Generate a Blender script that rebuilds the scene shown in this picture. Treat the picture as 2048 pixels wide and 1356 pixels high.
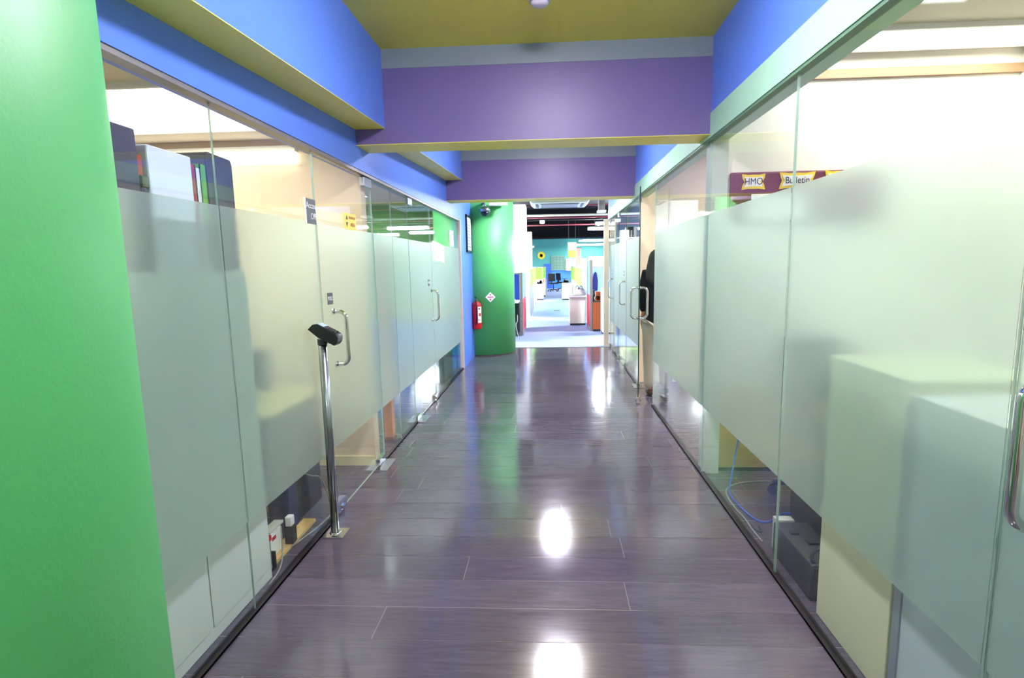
import bpy, bmesh, math, random
from mathutils import Vector, Matrix
random.seed(7)
S = bpy.context.scene
for o in list(bpy.data.objects): bpy.data.objects.remove(o)

# ------------------------------------------------------------------ camera
F, CX, CY = 1100.0, 1044.0, 687.0
cam_d = bpy.data.cameras.new('camera'); cam = bpy.data.objects.new('camera', cam_d)
S.collection.objects.link(cam); S.camera = cam
cam_d.sensor_width = 36.0; cam_d.sensor_fit = 'HORIZONTAL'
cam_d.lens = F / 2048 * 36
cam_d.shift_x = -(CX - 1024) / 2048; cam_d.shift_y = (CY - 678) / 2048
cam_d.clip_start = .05; cam_d.clip_end = 200
fy = Vector(((1102 - CX) / F, -(530 - CY) / F, -1)).normalized()
roll = -0.01075
u = Vector((math.sin(roll), math.cos(roll), 0)); uz = (u - fy * u.dot(fy)).normalized(); ux = fy.cross(uz)
M = Matrix((ux, fy, uz)).to_4x4(); M.translation = Vector((0, 0, 1.5)); cam.matrix_world = M

# ------------------------------------------------------------------ world, exposure
w = bpy.data.worlds.new('world'); S.world = w; w.use_nodes = True
w.node_tree.nodes['Background'].inputs[0].default_value = (.8, .9, 1, 1)
w.node_tree.nodes['Background'].inputs[1].default_value = .05
S.view_settings.view_transform = 'Standard'; S.view_settings.look = 'None'
S.view_settings.gamma = 1; S.view_settings.exposure = 2.0; S.view_settings.use_curve_mapping = False
cy = S.cycles
cy.max_bounces = 10; cy.diffuse_bounces = 4; cy.glossy_bounces = 5; cy.transmission_bounces = 8
cy.adaptive_threshold = .02; cy.transparent_max_bounces = 28; cy.sample_clamp_indirect = 6; cy.use_denoising = True
cy.caustics_reflective = True; cy.caustics_refractive = True; cy.blur_glossy = .6
E_COR, E_L1, E_R1, E_MID, E_OFF, E_FAR = 52, 2.2, 5.0, 11, 66, 7.5      # lamp strengths

# ------------------------------------------------------------------ materials
def sc(c):
    return tuple(((v/255)/12.92 if v/255 <= .04045 else ((v/255+.055)/1.055)**2.4) for v in c) + (1,)
MATS = {}
def mat(name, col, rough=.5, metal=0, spec=.5, vary=.06, scale=6, coat=0, bump=0):
    if name in MATS: return MATS[name]
    m = bpy.data.materials.new(name); m.use_nodes = True; nt = m.node_tree; b = nt.nodes['Principled BSDF']
    b.inputs['Roughness'].default_value = rough; b.inputs['Metallic'].default_value = metal
    b.inputs['Specular IOR Level'].default_value = spec; b.inputs['Coat Weight'].default_value = coat
    b.inputs['Coat Roughness'].default_value = .12
    c = sc(col)
    g = nt.nodes.new('ShaderNodeNewGeometry')
    n = nt.nodes.new('ShaderNodeTexNoise'); n.inputs['Scale'].default_value = scale; n.inputs['Detail'].default_value = 3
    nt.links.new(g.outputs['Position'], n.inputs['Vector'])
    mx = nt.nodes.new('ShaderNodeMix'); mx.data_type = 'RGBA'
    mx.inputs[6].default_value = tuple(v*(1-vary) for v in c[:3]) + (1,)
    mx.inputs[7].default_value = tuple(min(1, v*(1+vary)) for v in c[:3]) + (1,)
    nt.links.new(n.outputs[0], mx.inputs[0]); nt.links.new(mx.outputs[2], b.inputs['Base Color'])
    if bump:
        n2 = nt.nodes.new('ShaderNodeTexNoise'); n2.inputs['Scale'].default_value = 130
        nt.links.new(g.outputs['Position'], n2.inputs['Vector'])
        bp = nt.nodes.new('ShaderNodeBump'); bp.inputs['Strength'].default_value = bump; bp.inputs['Distance'].default_value = .003
        nt.links.new(n2.outputs[0], bp.inputs['Height']); nt.links.new(bp.outputs[0], b.inputs['Normal'])
    MATS[name] = m; return m
def emat(name, col, strength):
    m = bpy.data.materials.new(name); m.use_nodes = True; nt = m.node_tree; b = nt.nodes['Principled BSDF']
    b.inputs['Base Color'].default_value = (.8, .8, .8, 1)
    b.inputs['Emission Color'].default_value = sc(col); b.inputs['Emission Strength'].default_value = strength
    MATS[name] = m; return m

green_m = mat('green_paint', (90, 196, 112), .5, bump=.12, vary=.03)
blue_m = mat('blue_paint', (92, 134, 232), .36, bump=.12, vary=.03)
purple_m = mat('purple_paint', (112, 97, 148), .4, bump=.12, vary=.03, spec=.4)
slate_m = mat('slate_paint', (134, 144, 150), .4, bump=.1, vary=.03)
olive_m = mat('olive_paint', (240, 222, 84), .42, bump=.12, vary=.04)
mint_m = mat('mint_paint', (170, 215, 184), .45, vary=.03)
cream_m = mat('cream_wall', (236, 222, 190), .6, vary=.03)
ceil_room_m = mat('room_ceiling', (228, 214, 190), .7, vary=.03)
mustard_m = mat('mustard_shade', (205, 178, 98), .45, vary=.04)
brown_trim_m = mat('brown_trim', (150, 118, 84), .5)
teal_m = mat('teal_wall', (86, 178, 165), .6, vary=.04)
black_ceiling_m = mat('black_ceiling', (9, 8, 11), .8, spec=.05)
chrome_m = mat('chrome', (215, 215, 215), .09, 1, vary=.01)
steel_m = mat('brushed_steel', (150, 156, 160), .28, 1, vary=.03)
track_m = mat('dark_track', (42, 36, 38), .35, .6)
alu_m = mat('grey_aluminium', (150, 145, 146), .4, .5)
white_m = mat('white_plastic', (235, 235, 232), .45)
black_m = mat('black_plastic', (20, 20, 24), .3)
dark_m = mat('dark_grey_plastic', (48, 48, 52), .45)
lightgrey_m = mat('light_grey_metal', (212, 218, 216), .5, vary=.03)
creamcab_m = mat('cream_metal', (226, 222, 186), .5, vary=.03)
navy_m = mat('navy_laminate', (36, 28, 92), .5)
darknavy_m = mat('dark_laminate', (38, 32, 52), .5)
wood_m = mat('light_wood', (214, 178, 112), .5, vary=.15, scale=20)
orangewood_m = mat('orange_wood', (190, 96, 38), .45, vary=.12, scale=12)
red_m = mat('red_paint', (190, 16, 26), .3)
yellow_m = mat('yellow_sticker', (246, 214, 22), .5, vary=.02)
orange_m = mat('orange_print', (176, 90, 16), .5)
paper_m = mat('white_paper', (240, 240, 240), .7, vary=.02)
ink_m = mat('dark_ink', (40, 40, 60), .6)
maroon_m = mat('maroon_board', (112, 40, 58), .6, vary=.15, scale=3)
lime_m = mat('lime_fabric', (136, 212, 64), .8)
cobalt_m = mat('cobalt_fabric', (16, 60, 170), .8)
sky_m = mat('pale_blue_fabric', (128, 168, 240), .8)
redfab_m = mat('red_fabric', (214, 44, 70), .8)
beige_m = mat('beige_metal', (222, 216, 198), .5)
greyplastic_m = mat('grey_plastic', (130, 132, 136), .5)
bluecable_m = mat('blue_cable', (50, 90, 205), .5)
greycable_m = mat('grey_cable', (150, 150, 142), .5)
skin_m = mat('skin', (196, 150, 120), .5)
hair_m = mat('black_hair', (22, 17, 17), .45, vary=.3, scale=60)
jacket_m = mat('black_cloth', (24, 26, 34), .85, vary=.2, scale=30)
khaki_m = mat('khaki_cloth', (176, 168, 150), .85, vary=.08, scale=20)
brown_m = mat('brown_leather', (70, 44, 32), .5)
pink_m = mat('salmon_paint', (232, 118, 100), .6)
darkgreen_m = mat('dark_green_plastic', (36, 66, 60), .45)
bag_m = mat('pale_canvas', (198, 184, 172), .8, vary=.15, scale=25)
gold_m = mat('yellow_print', (236, 196, 34), .5)

def glass_mat():                       # clear pane: lets light straight through, mirrors by angle
    m = bpy.data.materials.new('clear_glass'); m.use_nodes = True; nt = m.node_tree; nt.nodes.clear()
    o = nt.nodes.new('ShaderNodeOutputMaterial'); mix = nt.nodes.new('ShaderNodeMixShader')
    t = nt.nodes.new('ShaderNodeBsdfTransparent'); g = nt.nodes.new('ShaderNodeBsdfGlossy')
    t.inputs[0].default_value = (.965, .985, .97, 1); g.inputs['Roughness'].default_value = .015
    g.inputs[0].default_value = (.93, .97, .95, 1)
    lw = nt.nodes.new('ShaderNodeLayerWeight'); lw.inputs['Blend'].default_value = .5
    p = nt.nodes.new('ShaderNodeMath'); p.operation = 'POWER'; p.inputs[1].default_value = 5
    k = nt.nodes.new('ShaderNodeMath'); k.operation = 'MULTIPLY_ADD'; k.inputs[1].default_value = .8; k.inputs[2].default_value = .04
    nt.links.new(lw.outputs['Facing'], p.inputs[0]); nt.links.new(p.outputs[0], k.inputs[0])
    nt.links.new(k.outputs[0], mix.inputs[0]); nt.links.new(t.outputs[0], mix.inputs[1]); nt.links.new(g.outputs[0], mix.inputs[2])
    nt.links.new(mix.outputs[0], o.inputs[0]); MATS['clear_glass'] = m; return m
def frost_mat():                       # sandblasted film: part scattering, part rough see-through
    m = bpy.data.materials.new('frosted_film'); m.use_nodes = True; nt = m.node_tree; nt.nodes.clear()
    o = nt.nodes.new('ShaderNodeOutputMaterial')
    r = nt.nodes.new('ShaderNodeBsdfRefraction'); r.inputs['Roughness'].default_value = .2; r.inputs['IOR'].default_value = 1.3
    r.inputs[0].default_value = (.93, .985, .955, 1)
    tl = nt.nodes.new('ShaderNodeBsdfTranslucent'); tl.inputs[0].default_value = (.84, .95, .90, 1)
    d = nt.nodes.new('ShaderNodeBsdfDiffuse'); d.inputs[0].default_value = (.76, .88, .84, 1)
    m1 = nt.nodes.new('ShaderNodeMixShader'); m1.inputs[0].default_value = .45
    m2 = nt.nodes.new('ShaderNodeMixShader'); m2.inputs[0].default_value = .29
    nt.links.new(tl.outputs[0], m1.inputs[1]); nt.links.new(d.outputs[0], m1.inputs[2])
    nt.links.new(r.outputs[0], m2.inputs[1]); nt.links.new(m1.outputs[0], m2.inputs[2])
    gl = nt.nodes.new('ShaderNodeBsdfGlossy'); gl.inputs['Roughness'].default_value = .38; gl.inputs[0].default_value = (.9, .95, .93, 1)
    lw = nt.nodes.new('ShaderNodeLayerWeight'); lw.inputs['Blend'].default_value = .5
    p = nt.nodes.new('ShaderNodeMath'); p.operation = 'POWER'; p.inputs[1].default_value = 4
    k = nt.nodes.new('ShaderNodeMath'); k.operation = 'MULTIPLY_ADD'; k.inputs[1].default_value = .2; k.inputs[2].default_value = .02
    m3 = nt.nodes.new('ShaderNodeMixShader')
    nt.links.new(lw.outputs['Facing'], p.inputs[0]); nt.links.new(p.outputs[0], k.inputs[0]); nt.links.new(k.outputs[0], m3.inputs[0])
    nt.links.new(m2.outputs[0], m3.inputs[1]); nt.links.new(gl.outputs[0], m3.inputs[2])
    nt.links.new(m3.outputs[0], o.inputs[0]); MATS['frosted_film'] = m; return m
glass_m = glass_mat(); frost_m = frost_mat()
edge_dark_m = mat('dark_glass_edge', (36, 72, 62), .2, spec=.6)
edge_m = mat('glass_edge', (165, 192, 178), .2, spec=.6)

def floor_mat():
    m = bpy.data.materials.new('dark_wood_planks'); m.use_nodes = True; nt = m.node_tree; b = nt.nodes['Principled BSDF']
    g = nt.nodes.new('ShaderNodeNewGeometry'); mp = nt.nodes.new('ShaderNodeMapping'); mp.inputs['Scale'].default_value = (1.3, 14, 1)
    at = nt.nodes.new('ShaderNodeAttribute'); at.attribute_name = 'tone'
    add = nt.nodes.new('ShaderNodeVectorMath'); add.operation = 'ADD'
    nt.links.new(g.outputs['Position'], add.inputs[0]); nt.links.new(at.outputs['Vector'], add.inputs[1])
    nt.links.new(add.outputs[0], mp.inputs[0])
    n = nt.nodes.new('ShaderNodeTexNoise'); n.inputs['Scale'].default_value = 3; n.inputs['Detail'].default_value = 6; n.inputs['Distortion'].default_value = 1.2
    nt.links.new(mp.outputs[0], n.inputs['Vector'])
    cr = nt.nodes.new('ShaderNodeValToRGB'); cr.color_ramp.elements[0].position = .3; cr.color_ramp.elements[1].position = .75
    cr.color_ramp.elements[0].color = sc((80, 73, 86)); cr.color_ramp.elements[1].color = sc((98, 90, 104))
    nt.links.new(n.outputs[0], cr.inputs[0])
    hs = nt.nodes.new('ShaderNodeHueSaturation'); mr = nt.nodes.new('ShaderNodeMath'); mr.operation = 'MULTIPLY_ADD'
    mr.inputs[1].default_value = .3; mr.inputs[2].default_value = .85
    sp = nt.nodes.new('ShaderNodeSeparateXYZ'); nt.links.new(at.outputs['Vector'], sp.inputs[0])
    nt.links.new(sp.outputs[2], mr.inputs[0]); nt.links.new(mr.outputs[0], hs.inputs['Value'])
    nt.links.new(cr.outputs[0], hs.inputs['Color']); nt.links.new(hs.outputs[0], b.inputs['Base Color'])
    rn = nt.nodes.new('ShaderNodeMath'); rn.operation = 'MULTIPLY_ADD'; rn.inputs[1].default_value = .08; rn.inputs[2].default_value = .09
    nt.links.new(n.outputs[0], rn.inputs[0]); nt.links.new(rn.outputs[0], b.inputs['Roughness'])
    b.inputs['Specular IOR Level'].default_value = .75
    bp = nt.nodes.new('ShaderNodeBump'); bp.inputs['Strength'].default_value = .012; bp.inputs['Distance'].default_value = .002
    nt.links.new(n.outputs[0], bp.inputs['Height']); nt.links.new(bp.outputs[0], b.inputs['Normal'])
    MATS['floor'] = m; return m
floor_m = floor_mat()
seam_m = mat('worn_seam', (150, 140, 138), .4)
def carpet_mat():
    m = mat('blue_carpet', (150, 166, 208), .95, vary=.12, scale=40); return m
carpet_m = carpet_mat()

# ------------------------------------------------------------------ object helpers
ORG = {}
def origin(p):
    return ORG[p.name] if p is not None else Vector((0, 0, 0))
def tag(o, label=None, cat=None, group=None, kind=None):
    if label: o['label'] = label
    if cat: o['category'] = cat
    if group: o['group'] = group
    if kind: o['kind'] = kind
    return o
def thing(name, loc, label, cat, group=None, rz=0, kind=None):
    o = bpy.data.objects.new(name, None); S.collection.objects.link(o); o.location = loc; o.rotation_euler = (0, 0, rz)
    o.empty_display_size = .1; ORG[o.name] = Vector(loc); return tag(o, label, cat, group, kind)
def obj(name, bm, m, parent=None, smooth=False, bevel=0, label=None):
    """geometry is written in world coordinates (of the unrotated thing)"""
    org = origin(parent)
    bmesh.ops.translate(bm, verts=bm.verts[:], vec=-org)
    me = bpy.data.meshes.new(name); bm.normal_update(); bm.to_mesh(me); bm.free()
    for mm in (m if isinstance(m, (list, tuple)) else [m]): me.materials.append(mm)
    o = bpy.data.objects.new(name, me); S.collection.objects.link(o)
    if parent is not None: o.parent = parent
    ORG[o.name] = org
    if smooth:
        for p in me.polygons: p.use_smooth = True
    if bevel:
        b = o.modifiers.new('bevel', 'BEVEL'); b.width = bevel; b.segments = 2; b.limit_method = 'ANGLE'; b.angle_limit = .6
    if label: o['label'] = label
    return o
def NB(): return bmesh.new()
def bx(bm, x0, x1, y0, y1, z0, z1, mi=0, rot=None):
    vs = [bm.verts.new((x, y, z)) for x in (x0, x1) for y in (y0, y1) for z in (z0, z1)]
    fs = []
    for f in ((0, 1, 3, 2), (4, 6, 7, 5), (0, 4, 5, 1), (2, 3, 7, 6), (0, 2, 6, 4), (1, 5, 7, 3)):
        q = bm.faces.new([vs[i] for i in f]); q.material_index = mi; fs.append(q)
    if rot:
        c = Vector(((x0+x1)/2, (y0+y1)/2, (z0+z1)/2))
        bmesh.ops.rotate(bm, verts=vs, cent=c, matrix=rot)
    return bm
def BX(*a, **k): return bx(NB(), *a, **k)
def prism(bm, pts, off):
    """closed polygon pts extruded by vector off"""
    a = [bm.verts.new(p) for p in pts]; b = [bm.verts.new(Vector(p) + Vector(off)) for p in pts]
    n = len(pts); bm.faces.new(a); bm.faces.new(b[::-1])
    for i in range(n): bm.faces.new((a[i], b[i], b[(i+1) % n], a[(i+1) % n]))
    bmesh.ops.recalc_face_normals(bm, faces=bm.faces[:]); return bm
def lathe(bm, prof, cx, cyy, n=32):
    rings = []
    for r, z in prof:
        rings.append([bm.verts.new((cx + r*math.cos(2*math.pi*i/n), cyy + r*math.sin(2*math.pi*i/n), z)) for i in range(n)])
    for a, b in zip(rings, rings[1:]):
        for i in range(n): bm.faces.new((a[i], a[(i+1) % n], b[(i+1) % n], b[i]))
    bm.faces.new(rings[0][::-1]); bm.faces.new(rings[-1]); return bm
def tube(bm, path, r, n=10, closed=False):
    path = [Vector(p) for p in path]; rings = []; L = len(path)
    rr = r if isinstance(r, (list, tuple)) else [r]*L
    up = None
    for i, p in enumerate(path):
        if closed: t = (path[(i+1) % L] - path[i-1])
        else: t = (path[min(i+1, L-1)] - path[max(i-1, 0)])
        t.normalize()
        if up is None:
            up = Vector((0, 0, 1)) if abs(t.z) < .9 else Vector((1, 0, 0))
        a = t.cross(up)
        if a.length < 1e-4: a = t.cross(Vector((1, 0, 0)))
        a.normalize(); b = a.cross(t).normalized(); up = b
        rings.append([bm.verts.new(p + (a*math.cos(2*math.pi*k/n) + b*math.sin(2*math.pi*k/n))*rr[i]) for k in range(n)])
    rng = range(L) if closed else range(L-1)
    for i in rng:
        A, B = rings[i], rings[(i+1) % L]
        for k in range(n): bm.faces.new((A[k], A[(k+1) % n], B[(k+1) % n], B[k]))
    if not closed: bm.faces.new(rings[0][::-1]); bm.faces.new(rings[-1])
    bmesh.ops.recalc_face_normals(bm, faces=bm.faces[:]); return bm
def smooth_path(pts, k=6):
    pts = [Vector(p) for p in pts]; out = []
    for i in range(len(pts)-1):
        p0, p1, p2, p3 = pts[max(i-1, 0)], pts[i], pts[i+1], pts[min(i+2, len(pts)-1)]
        for j in range(k):
            t = j/k
            out.append(.5*((2*p1) + (p2-p0)*t + (2*p0-5*p1+4*p2-p3)*t*t + (-p0+3*p1-3*p2+p3)*t**3))
    out.append(pts[-1]); return out
def text(name, body, size, m, parent, loc, rot, ext=.0006, sx=1, align='CENTER'):
    """lettering as a mesh; loc in world coordinates"""
    c = bpy.data.curves.new(name, 'FONT'); c.body = body; c.size = size; c.extrude = ext; c.align_x = align; c.align_y = 'CENTER'
    t = bpy.data.objects.new(name + '_tmp', c); S.collection.objects.link(t); bpy.context.view_layer.update()
    me = bpy.data.meshes.new_from_object(t.evaluated_get(bpy.context.evaluated_depsgraph_get()))
    bpy.data.objects.remove(t); bpy.data.curves.remove(c)
    me.transform(Matrix.Diagonal((sx, 1, 1, 1)))
    me.transform(rot.to_4x4()); me.transform(Matrix.Translation(Vector(loc) - origin(parent)))
    me.materials.clear(); me.materials.append(m)
    o = bpy.data.objects.new(name, me); S.collection.objects.link(o); o.parent = parent; ORG[o.name] = origin(parent); return o
R_FRONT = Matrix.Rotation(math.pi/2, 3, 'X')                                    # reads facing -Y
R_LEFTW = Matrix.Rotation(math.pi/2, 3, 'Z') @ R_FRONT                          # on left wall, faces +X
R_RIGHTW = Matrix.Rotation(-math.pi/2, 3, 'Z') @ R_FRONT                        # on right wall, faces -X
def dup(root, loc, label=None, rz=None):
    r = root.copy(); S.collection.objects.link(r); r.location = loc
    if rz is not None: r.rotation_euler = (0, 0, rz)
    if label: r['label'] = label
    for ch in list(root.children):
        c = ch.copy(); S.collection.objects.link(c); c.parent = r
        for g in ch.children:
            d = g.copy(); S.collection.objects.link(d); d.parent = c
    return r
def struct(name, bm, m, parent=None, **k):
    o = obj(name, bm, m, parent, **k)
    if parent is None: o['kind'] = 'structure'
    return o

XL, XR = -1.33, 1.065        # the two glass lines

# ================================================================== THE SHELL
# plank floor, each plank one slightly tilted board in one mesh
bm = NB(); lay = bm.verts.layers.float_vector.new('tone')
P = .2165; row0 = 2.02; y = row0 - 24*P; k = 0
rows = []
while y < 10.02:
    rows.append(y); y += P
ends_known = {-1: .04, 0: -.75, 1: .33, 2: -.44}; PL = 2.2
for y in rows:
    e0 = ends_known.get(round((y-row0)/P), random.uniform(-1.3, 1.3))
    x = e0 - PL*3
    y1 = min(y + P, 10.02)
    while x < 6.2:
        xa, xb = max(x, -6), min(x + PL, 6)
        if xb - xa > .02:
            g = .0011; dz = random.uniform(-.0006, .0006); tx = random.uniform(-.0003, .0003)
            tn = (random.uniform(0, 9), random.uniform(0, 9), random.random())
            q = [(xa+g, y+g, -dz), (xb-g, y+g, -dz + tx), (xb-g, y1-g, dz + tx), (xa+g, y1-g, dz)]
            vs = [bm.verts.new(p) for p in q]
            for v in vs: v[lay] = tn
            bm.faces.new(vs)
        x += PL
fl = bx(bm, -6, 6, rows[0], 10.02, -.06, -.0009, mi=1)
struct('floor', bm, [floor_m, seam_m])
struct('floor_carpet', BX(-9, 10, 10.02, 36.2, -.06, .002), carpet_m)
struct('trim_1', BX(-1.0, 1.06, 10.0, 10.035, 0, .006), alu_m)

# corridor ceiling and its cross beams
struct('ceiling', BX(-1.45, 1.2, -3, 10.0, 2.92, 3.0), olive_m)
BEAMS = [(-.35, -.08), (3.79, 4.05), (7.03, 7.32)]
BEAMS[0] = (.30, .57)
for i, (a, b) in enumerate([(3.79, 4.05), (7.03, 7.32), (10.05, 10.3)]):
    bot = 2.32
    if i == 2: continue
    t = thing('cross_beam', (0, a, bot), ['purple painted cross beam with slate top stripe, nearest over the corridor',
              'purple painted cross beam with slate top stripe, farther one above the office entrance'][i], 'beam', 'ceiling cross beams', kind='structure')
    obj('beam_body', BX(-1.33, 1.062, a, b, bot+.004, 2.92), purple_m, t)
    obj('beam_underside', BX(-1.33, 1.062, a, b, bot, bot+.004), olive_m, t, label='olive yellow beam underside')
    obj('top_stripe', BX(-1.1, 1.062, a-.004, a, 2.80, 2.92), slate_m, t, label='slate grey painted stripe under the ceiling')

# left: header wall, sloping boxed soffit
def zs(y): return 2.25 + .0455*y
struct('wall_left_header', BX(-1.42, -1.30, -3, 9.3, 2.17, 3.0), blue_m)
for i, (a, b) in enumerate([(-3, 3.79), (4.05, 7.03), (7.32, 9.0)]):
    t = thing('ceiling_soffit', (-1.1, a, 2.3), ['blue boxed soffit with sloping olive underside, nearest above the left glass',
        'blue boxed soffit with olive underside, between the two purple beams', 'blue boxed soffit behind the farther purple beam'][i], 'soffit', 'boxed soffits over the left glass', kind='structure')
    za, zb = zs(a), zs(b)
    bm = prism(NB(), [(-1.1, a, za+.003), (-1.1, b, zb+.003), (-1.1, b, 2.92), (-1.1, a, 2.92)], (-.2, 0, 0)); obj('soffit_face', bm, blue_m, t)
    bm = prism(NB(), [(-1.1, a, za), (-1.1, b, zb), (-1.1, b, zb+.003), (-1.1, a, za+.003)], (-.2, 0, 0)); obj('soffit_underside', bm, olive_m, t, label='olive yellow soffit underside')
# right: mint band and blue wall above the glass
struct('wall_right_header', BX(1.045, 1.18, -3, 10.25, 2.455, 3.0), blue_m)
t = thing('glass_header_band', (1.1, 3, 2.3), 'mint green band running above the right hand glass under the blue wall', 'trim', kind='structure')
obj('band_face', BX(1.04, 1.18, -3, 10.25, 2.30, 2.455), mint_m, t)
struct('wall_left_end', BX(-1.42, -1.30, 8.02, 10.1, 0, 2.17), blue_m)
struct('trim_2', BX(-1.345, -1.298, 7.985, 8.02, 0, 2.17), mat('pinkish_aluminium', (226, 206, 206), .35, .3))
struct('wall_right_end', BX(.96, 1.05, 10.12, 10.22, 0, 2.30), mat('beige_post', (205, 192, 165), .5))
struct('wall_right_pier', BX(1.075, 1.18, 3.84, 3.98, 0, 2.3), mat('pier_paint', (206, 214, 204), .5))
struct('wall_back', BX(-1.45, 1.3, -3.1, -3.0, 0, 3), cream_m)

# tracks at the foot of the glass
for i, (x, a, b) in enumerate([(XL, -2, 3.08), (XL, 4.12, 5.15), (XR, 1.32, 5.76), (XR, 6.76, 7.88), (XR, 8.87, 9.42), (XL, 6.12, 8.0)]):
    struct('trim_%d' % (i+3), bx(bx(BX(x-.018, x-.008, a, b, 0, .014), x+.008, x+.018, a, b, 0, .014), x-.018, x+.018, a, b, 0, .011), track_m)
struct('trim_9', BX(-1.355, -1.305, -2, 8.0, 2.150, 2.17), alu_m)
struct('trim_10', BX(1.045, 1.085, .2, 10.15, 2.285, 2.30), mat('dark_mint', (96, 132, 104), .5))

# ---------------------------------------------------------------- glass panes and doors
def pane_parts(root, x, ya, yb, z0, z1, fz0, fz1, side, T=.004, em=None):
    """clear glass body + frosted film band on the corridor side. side=-1: the room is towards -X"""
    bm = NB(); bx(bm, x-T, x+T, ya+.0008, yb-.0008, z0, z1)
    bm.faces.ensure_lookup_table()
    for f in bm.faces:
        f.normal_update()
        if abs(f.normal.x) < .5: f.material_index = 1
    g = obj('glass', bm, [glass_m, em or edge_m], root)
    xf = x - side*(T+.0003)
    fm = obj('frosted_film', BX(min(xf, xf-side*.001), max(xf, xf-side*.001), ya+.004, yb-.004, fz0, fz1), frost_m, root)
    return g, fm
FZL, FZR = (.42, 1.76), (.49, 1.82)
nw = 1
def window(x, ya, yb, label):
    global nw
    left = x < 0
    t = thing('window_%d' % nw, (x, (ya+yb)/2, 0), label, 'window', 'glass panes of the %s wall' % ('left' if left else 'right'), kind='structure'); nw += 1
    f = FZL if left else FZR
    pane_parts(t, x, ya, yb, .008, 2.152 if left else 2.287, f[0], f[1], -1 if left else 1)
    return t
def handle_pts(x0, yy, za, zb, so):
    """D pull: from glass at x0 out to x0+so"""
    r = .045; s = 1 if so > 0 else -1; a = abs(so)
    pts = [(x0, yy, za)]
    for i in range(7):
        th = i/6*math.pi/2; pts.append((x0 + s*(a - r + r*math.sin(th)), yy, za + r - r*math.cos(th)))
    for i in range(7):
        th = i/6*math.pi/2; pts.append((x0 + s*(a - r + r*math.cos(th)), yy, zb - r + r*math.sin(th)))
    pts.append((x0, yy, zb)); return pts
nd = 1
def door(x, ya, yb, label, hy, hinge_y, both=False, top=None, sgn=None, rz=0, group=None):
    """glass door leaf; hy = handle position, hinge_y = pivot edge"""
    global nd
    left = x < 0
    t = thing('door_%d' % nd, (x, hinge_y, 0), label, 'door', kind='structure'); nd += 1
    f = FZL if left else FZR; T = top or (2.14 if left else 2.275)
    g, fm = pane_parts(t, x, ya, yb, .012, T, f[0], f[1], -1 if left else 1, .0065 if both else .004, edge_dark_m if (x > 0 and ya > 5) else None)
    outs = [(.085 if left else -.085)] + ([-.085 if left else .085] if both else [])
    for so in outs:
        h = obj('door_handle', tube(NB(), handle_pts(x, hy, .92, 1.245, so), .0125, 12), chrome_m, t, smooth=True, label='chrome D shaped pull handle')
        bm = NB()
        for z in (.92, 1.245):
            s = 1 if so > 0 else -1
            tube(bm, [(x + s*.004, hy, z), (x + s*.012, hy, z)], .02, 14)
        obj('rosette', bm, chrome_m, h, smooth=False)
    # floor pivot with patch fitting, top patch
    e = 1 if hinge_y > (ya+yb)/2 else -1
    ph = .16
    a, b = sorted((hinge_y, hinge_y - e*ph))
    obj('patch_fitting', BX(x-.016, x+.016, a, b, .008, .06), chrome_m, t, bevel=.004, label='chrome lower corner fitting')
    obj('patch_fitting', BX(x-.016, x+.016, a, b, T-.06, T+.004), steel_m, t, bevel=.004, label='steel upper corner fitting')
    fe = ya if e > 0 else yb
    a, b = sorted((fe, fe + e*.14))
    obj('door_lock', bx(BX(x-.02, x+.02, a, b, .008, .08), x-.03, x+.03, (a+b)/2-.02, (a+b)/2+.02, .02, .05), chrome_m, t, bevel=.005, label='chrome corner lock at the floor')
    t.rotation_euler = (0, 0, rz)
    return t
# left line
window(XL, -.6, 1.02, 'frosted glass pane hidden behind the near green column')
window(XL, 1.02, 2.19, 'frosted glass pane right beside the near green column, binders behind it')
w2 = window(XL, 2.19, 3.11, 'frosted glass pane left of the accounting door behind the card reader stand')
d1 = door(XL, 3.12, 4.11, 'frosted glass door with yellow sticker and PULL plate on the left wall', 3.27, 4.11)
window(XL, 4.12, 4.62, 'narrow frosted pane next beyond the yellow sticker door')
window(XL, 4.62, 5.14, 'narrow frosted pane before the second left door')
d2 = door(XL, 5.15, 6.10, 'farther frosted glass door on the left wall with pull handle', 6.02, 5.15)
w5 = window(XL, 6.11, 7.98, 'frosted pane with two taped paper sheets next to the blue wall end')
# right line
d3 = door(XR, .32, 1.29, 'nearest frosted glass door at the right edge of the picture', 1.17, .32)
window(XR, 1.30, 2.535, 'large frosted pane on the right in front of the cream cabinet')
window(XR, 2.545, 3.84, 'frosted pane on the right with the bulletin board behind it')
window(XR, 3.85, 5.76, 'frosted pane between the right wall pier and the open doorway')
d4 = door(XR, 5.80, 6.74, 'open glass door swung out edge-on toward the camera, person behind', 5.90, 6.75, both=True, rz=-math.radians(9.0))
window(XR, 6.76, 7.87, 'frosted pane behind the open glass door')
d5 = door(XR, 7.89, 8.85, 'closed frosted glass door beyond the open one on the right', 7.99, 8.85)
window(XR, 8.87, 9.42, 'narrow frosted pane between the two farthest right doors')
d6 = door(XR, 9.44, 10.10, 'farthest frosted glass door on the right beside the beige post', 9.54, 10.10)
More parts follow.
